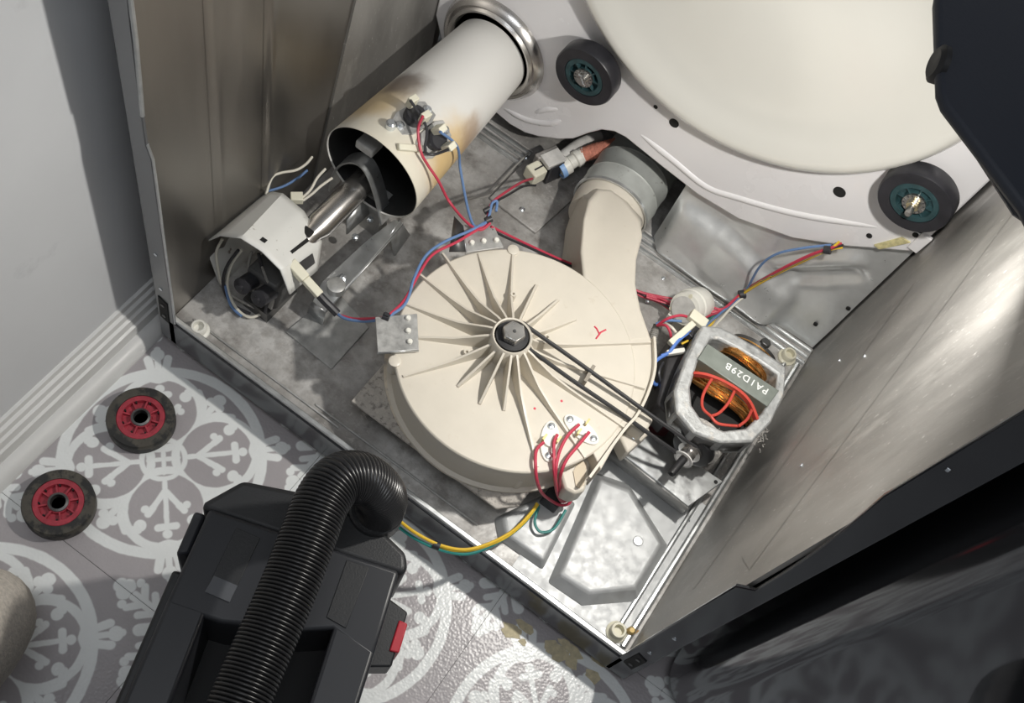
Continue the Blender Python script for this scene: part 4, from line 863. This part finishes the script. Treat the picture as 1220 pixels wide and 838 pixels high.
wires(h5, [
 (wire_red, .0019, [(0.4471, 0.0789, 0.13), (0.4459, 0.0663, 0.128), (0.4554, 0.0509, 0.127), (0.4664, 0.0443, 0.112), (0.4786, 0.0524, 0.075), (0.4925, 0.0644, 0.045), (0.5042, 0.0713, 0.035), (0.511, 0.0793, 0.035), (0.5088, 0.0859, 0.04)]),
 (wire_red, .0019, [(0.454, 0.096, 0.13), (0.4565, 0.0853, 0.13), (0.4694, 0.0667, 0.128), (0.4798, 0.0586, 0.115), (0.4924, 0.0655, 0.07), (0.5033, 0.073, 0.042), (0.5091, 0.0835, 0.04)]),
 (wire_red, .0019, [(0.4669, 0.1208, 0.132), (0.464, 0.1006, 0.132), (0.4674, 0.0791, 0.13), (0.4762, 0.0616, 0.124), (0.487, 0.0627, 0.09), (0.4986, 0.0727, 0.046), (0.506, 0.0854, 0.042)]),
 (wire_red, .0019, [(0.4808, 0.1206, 0.132), (0.4794, 0.0979, 0.132), (0.4783, 0.0779, 0.13), (0.4828, 0.0646, 0.118), (0.4925, 0.0685, 0.075), (0.5037, 0.0746, 0.045), (0.5064, 0.0875, 0.044)]),
])
q = V((0.4938, 0.0761, 0.035)); MB().box((q.x-.012,q.y-.010,.012),(q.x+.010,q.y+.012,.036)).build('black_plug', wire_black, h5, bevel=.002)
h6 = thing('ground_wires', (0.4409, -0.0134, 0), 'yellow and green ground wires arching over the front rail from black vacuum', 'wiring')
wires(h6, [
 (wire_yellow, .0019, [(0.481, 0.0576, 0.03), (0.4815, 0.0426, 0.03), (0.4771, 0.0131, 0.032), (0.4646, -0.0159, 0.034), (0.4464, -0.0406, 0.036), (0.4213, -0.0554, 0.04), (0.3909, -0.0628, 0.045), (0.3612, -0.061, 0.04), (0.3311, -0.0584, 0.03)]),
 (wire_yellow, .0017, [(0.4824, 0.0586, 0.027), (0.4816, 0.0303, 0.029), (0.4734, -0.0015, 0.03), (0.4539, -0.0334, 0.032), (0.4357, -0.0497, 0.035), (0.4175, -0.0577, 0.038)]),
 (wire_green, .0019, [(0.4838, 0.0592, 0.025), (0.4811, 0.0231, 0.027), (0.47, -0.0096, 0.028), (0.4528, -0.0395, 0.03), (0.4287, -0.056, 0.034), (0.3998, -0.0653, 0.038), (0.3715, -0.0661, 0.036), (0.3394, -0.0611, 0.028)]),
 (wire_green, .0017, [(0.4849, 0.058, 0.024), (0.4911, 0.0397, 0.024), (0.5033, 0.034, 0.024), (0.5137, 0.0472, 0.024), (0.5126, 0.0738, 0.026)]),
])
tie(h6, (0.4175, -0.0577, 0.038), (.8,.2,0), .0048)
h7 = thing('igniter_wires', (-0.0158, 0.2359, 0), 'cream and blue igniter wires with ivory plug behind the valve cover', 'wiring')
wires(h7, [
 (wire_white, .0016, [(0.0059, 0.145, 0.09), (-0.0002, 0.1627, 0.1), (0.0031, 0.1756, 0.1), (0.0131, 0.1899, 0.1), (0.0165, 0.2046, 0.1), (0.0153, 0.2187, 0.1)]),
 (wire_blue, .0016, [(-0.0006, 0.1545, 0.08), (0.0093, 0.1736, 0.08), (0.0141, 0.1946, 0.08), (0.0152, 0.2107, 0.08)]),
 (wire_white, .0016, [(0.0439, 0.1646, 0.1), (0.0456, 0.1778, 0.105), (0.0428, 0.1933, 0.11), (0.0437, 0.2075, 0.115)]),
 (wire_white, .0016, [(0.0469, 0.1625, 0.1), (0.0508, 0.1745, 0.105), (0.0532, 0.1867, 0.11), (0.0578, 0.2026, 0.115)]),
])
a, b = V((0.0338, 0.1553, 0.1)), V((0.0446, 0.1653, 0.1)); MB().box((-.005,-.006,0),(.005,.006,(b-a).length), frame(a,b-a,(0,0,1))).build('ivory_plug', connector, h7, bevel=.001)
h8 = thing('valve_leads', (0.0486, 0.0692, 0), 'black and white leads looping out below the white valve cover', 'wiring')
wires(h8, [
 (wire_black, .0020, [(0.0501, 0.0716, 0.118), (0.0642, 0.0733, 0.128), (0.0791, 0.0757, 0.127), (0.0961, 0.0788, 0.118)]),
 (wire_black, .0020, [(0.0507, 0.0694, 0.116), (0.0684, 0.0713, 0.126), (0.0836, 0.0733, 0.124), (0.0964, 0.0784, 0.117)]),
 (wire_white, .0018, [(0.0345, 0.0682, 0.09), (0.0276, 0.0583, 0.06), (0.0304, 0.0469, 0.03), (0.0477, 0.0397, 0.008), (0.0686, 0.0395, 0.006), (0.0783, 0.0525, 0.008)]),
 (wire_black, .0020, [(0.0317, 0.0657, 0.09), (0.0248, 0.0528, 0.06), (0.0268, 0.0437, 0.03), (0.0425, 0.0397, 0.008), (0.0671, 0.0443, 0.006)]),
 (wire_blue, .0018, [(0.0282, 0.0449, 0.03), (0.0433, 0.0374, 0.008), (0.0616, 0.0356, 0.005)]),
 (wire_grey, .0018, [(0.0425, 0.0763, 0.085), (0.0449, 0.0676, 0.06), (0.0604, 0.0582, 0.04), (0.0764, 0.0547, 0.02)]),
 (wire_white, .0018, [(0.0089, 0.0649, 0.09), (0.0069, 0.0564, 0.07), (0.0152, 0.0489, 0.05), (0.0238, 0.0441, 0.03)]),
 (wire_grey, .0018, [(0.032, 0.0433, 0.02), (0.0539, 0.0477, 0.015), (0.0707, 0.0523, 0.012)]),
 (wire_black, .0022, [(0.0515, 0.0774, 0.09), (0.0651, 0.0703, 0.07), (0.0806, 0.0612, 0.05), (0.0837, 0.052, 0.02)]),
])
for k in range(5):
    MB().tube(crom([(V((0.0622, 0.0706, 0.08))+V(.003*k,-.002*k,0))[:], (V((0.0802, 0.0646, 0.055))+V(.002*k,-.001*k,0))[:], (V((0.0856, 0.0557, 0.03))+V(.001*k,0,0))[:]],5), .0014, 6).build('ribbon_lead', wire_grey, h8)

# ================================================================== LOOSE ROLLERS ON THE FLOOR
def loose(p, label, ang):
    t = thing('drum_roller', (p[0],p[1],ZF), label, 'roller', 'old red drum rollers on the tile floor')
    m = rz((p[0],p[1],ZF), ang)
    wheel(t, m, worn_rubber, red_plastic, R=.0395, W=.020, k=.71)
    MB().lathe([(.0112,.012),(.0112,.0205),(.0085,.0215),(.0078,.012),(.0078,.004)], 28, m, cap=False).build('bearing_ring', dark_steel, t)
    MB().lathe([(.0078,.013),(0,.013)], 20, m).build('bore', black_hole, t)
    for k in range(8):
        a = math.radians(45*k); MB().lathe([(.0011,.0140),(.0011,.0196),(0,.0196)], 8, m @ Matrix.Translation((.0205*math.cos(a),.0205*math.sin(a),0))).build('hub_pin', black_hole, t)
loose((0.0421, -0.1213, -0.055), 'worn roller with red hub, by the baseboard close to the dryer corner', 12)
loose((0.0437, -0.2537, -0.055), 'worn roller with red hub, farther from dryer by the quarter-round', 40)

# ================================================================== TOOLBOX VACUUM
ve = thing('toolbox_vacuum', (.31,-.30,ZF), 'black plastic toolbox-style vacuum standing on the tiles', 'vacuum')
vm_ = rz((.313,-.159,0), math.degrees(math.atan2(.325,.945)))
ZT = .20
body = [(-.097,-.018),(-.072,.013),(-.005,.022),(.060,.014),(.097,-.004),(.103,-.020),(.108,-.10),(.108,-.36),(-.100,-.36),(-.100,-.085)]
MB().prism([(x*.95,y*.97-.004) for x,y in body], ZF+.002, .095, vm_).build('body', vac_black, ve, bevel=.006, seg=3)
lid = [(-.097,-.018),(-.072,.013),(-.005,.022),(.060,.014),(.097,-.004),(.102,-.016),(.102,-.026),(-.098,-.026)]
MB().prism(lid, .090, ZT-.004, vm_).build('end_cap', vac_black, ve, bevel=.006, seg=3)
# lid top: far deck, two side rails, and a deep carrying well between them
MB().prism([(-.090,-.024),(.096,-.024),(.098,-.108),(.055,-.094),(.030,-.104),(-.040,-.119),(-.060,-.119),(-.092,-.119)], .090, ZT, vm_).build('top_deck', vac_panel, ve, bevel=.004, seg=3)
MB().prism([(-.092,-.112),(-.056,-.112),(-.050,-.36),(-.092,-.36)], .090, ZT, vm_).build('side_rail', vac_panel, ve, bevel=.004, seg=3)
MB().prism([(.055,-.088),(.098,-.100),(.102,-.36),(.062,-.36)], .090, ZT, vm_).build('side_rail', vac_panel, ve, bevel=.004, seg=3)
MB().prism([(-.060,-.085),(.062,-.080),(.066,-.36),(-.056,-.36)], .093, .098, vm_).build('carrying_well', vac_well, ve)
MB().prism([(-.100,-.085),(-.090,-.085),(-.090,-.36),(-.100,-.36)], .06, ZT-.012, vm_).build('side_skirt', vac_black, ve, bevel=.003)
MB().prism([(-.103,-.028),(-.092,-.028),(-.092,-.068),(-.103,-.072)], .10, ZT-.010, vm_).build('side_grip', vac_panel, ve, bevel=.003)
MB().prism([(-.060,-.034),(-.036,-.036),(-.040,-.100),(-.064,-.098)], ZT-.0005, ZT+.0010, vm_).build('inlay_strip', vac_black, ve, bevel=.0005)
MB().prism([(-.062,-.082),(-.039,-.084),(-.040,-.100),(-.064,-.098)], ZT+.0008, ZT+.0014, vm_).build('grey_label', vac_label, ve)
MB().prism([(.046,-.030),(.068,-.030),(.066,-.090),(.046,-.086)], ZT-.0005, ZT+.0010, vm_).build('inlay_strip', vac_black, ve, bevel=.0005)
lt_ = MB().prism([(.094,-.038),(.118,-.046),(.119,-.100),(.094,-.108)], .110, .150, vm_).build('latch', vac_black, ve, bevel=.002)
MB().prism([(.112,-.056),(.1212,-.057),(.1218,-.086),(.112,-.087)], .112, .152, vm_).build('red_tab', vac_red, ve, bevel=.0015)
hpts = crom([(0.3585, -0.1152, 0.185), (0.3602, -0.115, 0.225), (0.353, -0.1208, 0.262), (0.338, -0.1295, 0.285), (0.3272, -0.1469, 0.298), (0.3285, -0.1707, 0.302), (0.3383, -0.2008, 0.303), (0.3512, -0.2383, 0.303), (0.3629, -0.2766, 0.303), (0.3736, -0.3136, 0.303), (0.3854, -0.3518, 0.303), (0.3998, -0.3931, 0.3), (0.4137, -0.4323, 0.29)], 40)
# resample evenly
acc = [0]
for i in range(1, len(hpts)): acc.append(acc[-1] + (hpts[i]-hpts[i-1]).length)
step = .00085; k = 0; ev = []
s = 0
while s < acc[-1]:
    while acc[k+1] < s: k += 1
    ev.append(hpts[k].lerp(hpts[k+1], (s-acc[k])/(acc[k+1]-acc[k]))); s += step
MB().tube(ev, .0235, 26, rad=lambda i: (.0215,.0238,.0242,.0238)[i % 4]).build('corrugated_hose', hose_black, ve, smooth=80)
hb = V((0.3579, -0.1157, 0.185)); MB().lathe([(.027,ZT-.02),(.027,ZT+.004),(.025,ZT+.006)], 32, Matrix.Translation((hb.x,hb.y,0))).build('hose_cuff', vac_black, ve)
MB().cyl(ev[-1], (.36,-.62,.17), .0242, n=24).build('hose_end', vac_black, ve)

# ================================================================== NEIGHBOURING WASHER
wa = thing('washing_machine', (1.05,.33,ZF), 'glossy dark graphite washing machine standing right of the dryer', 'washer')
x0, x1, y0, y1, rr = .722, 1.33, -.012, .66, .042
pts = [(x0+rr-rr*math.cos(math.radians(a)), y0+rr-rr*math.sin(math.radians(a))) for a in range(0, 91, 6)] + [(x1-rr+rr*math.sin(math.radians(a)), y0+rr-rr*math.cos(math.radians(a))) for a in range(0, 91, 6)] + [(x1,y1),(x0,y1)]
MB().prism(pts, -.045, .93).build('cabinet', washer_paint, wa, bevel=.003)
MB().prism([(x0+.02,y0+.03),(x1-.02,y0+.03),(x1-.02,y1-.03),(x0+.02,y1-.03)], ZF+.012, -.045).build('plinth', charcoal, wa)
for x in (x0+.06,x1-.06):
    for y in (y0+.07,y1-.07): MB().lathe([(.02,0),(.02,.010),(.008,.012),(.008,.03)], 14, Matrix.Translation((x,y,ZF))).build('levelling_foot', dark_steel, wa)
MB().lathe([(.19,0),(.19,.022),(.165,.032),(.13,.030),(.125,.014),(0,.004)], 64, frame((1.03,y0,.46),(0,-1,0))).build('porthole_door', charcoal, wa)
MB().box((x0+.06,y0-.004,.80),(x1-.05,y0+.004,.90)).build('control_panel', charcoal, wa, bevel=.003)

# ================================================================== WORK LIGHT
wl = thing('work_light', (.60,.22,.69), 'dark navy work light head fixed inside the upper right of the dryer', 'work light')
HZ = .69
hd = [(.470,.36), (0.4969, 0.2722, 0.7)[:2], (0.5157, 0.2321, 0.7)[:2], (0.533, 0.1955, 0.7)[:2], (0.5406, 0.1873, 0.7)[:2], (0.6174, 0.1478, 0.7)[:2], (.640,.128), (.652,.135), (.652,.38), (.50,.40)]
MB().prism(hd, HZ, HZ+.010).build('lamp_head', lamp_navy, wl, bevel=.004, seg=3)
MB().prism([(.53,.255),(.558,.20),(.62,.16),(.648,.16),(.648,.34),(.53,.34)], HZ-.014, HZ+.002).build('led_bezel', lamp_navy, wl, bevel=.003)
kb = V((0.5232, 0.224, 0.694)); MB().lathe([(.0135,-.002),(.0135,.002),(.010,.0045),(0,.0045)], 24, frame((kb.x,kb.y,.694),(-.93,-.37,0))).build('tilt_knob', black_rubber, wl)
MB().box((.648,.20,HZ-.03),(.664,.32,HZ+.03)).build('magnet_base', dark_steel, wl, bevel=.003)

# ================================================================== KNEELING PERSON (only a knee is in view)
kn = V((0.0911, -0.4087, 0.01))
sk = crom([(kn.x+.02,-.88,-.03),(kn.x+.03,-.72,-.015),(kn.x+.012,-.55,-.012),(kn.x,kn.y-.01,-.010),(kn.x+.004,kn.y+.012,.022),(kn.x+.015,kn.y-.02,.07),(kn.x+.05,-.56,.22),(kn.x+.09,-.70,.38),(kn.x+.12,-.76,.50)], 8)
rk = [.034,.046,.057,.056,.050,.062,.078,.092,.105]
def rad_leg(i): k = min(i//8, 7); t = (i-8*k)/8; return rk[k]*(1-t)+rk[k+1]*t
tag(MB().tube(sk, .05, 24, rad=rad_leg).build('person', knit, smooth=80), 'kneeling person with beige knit trouser knee at the lower left edge', 'person')
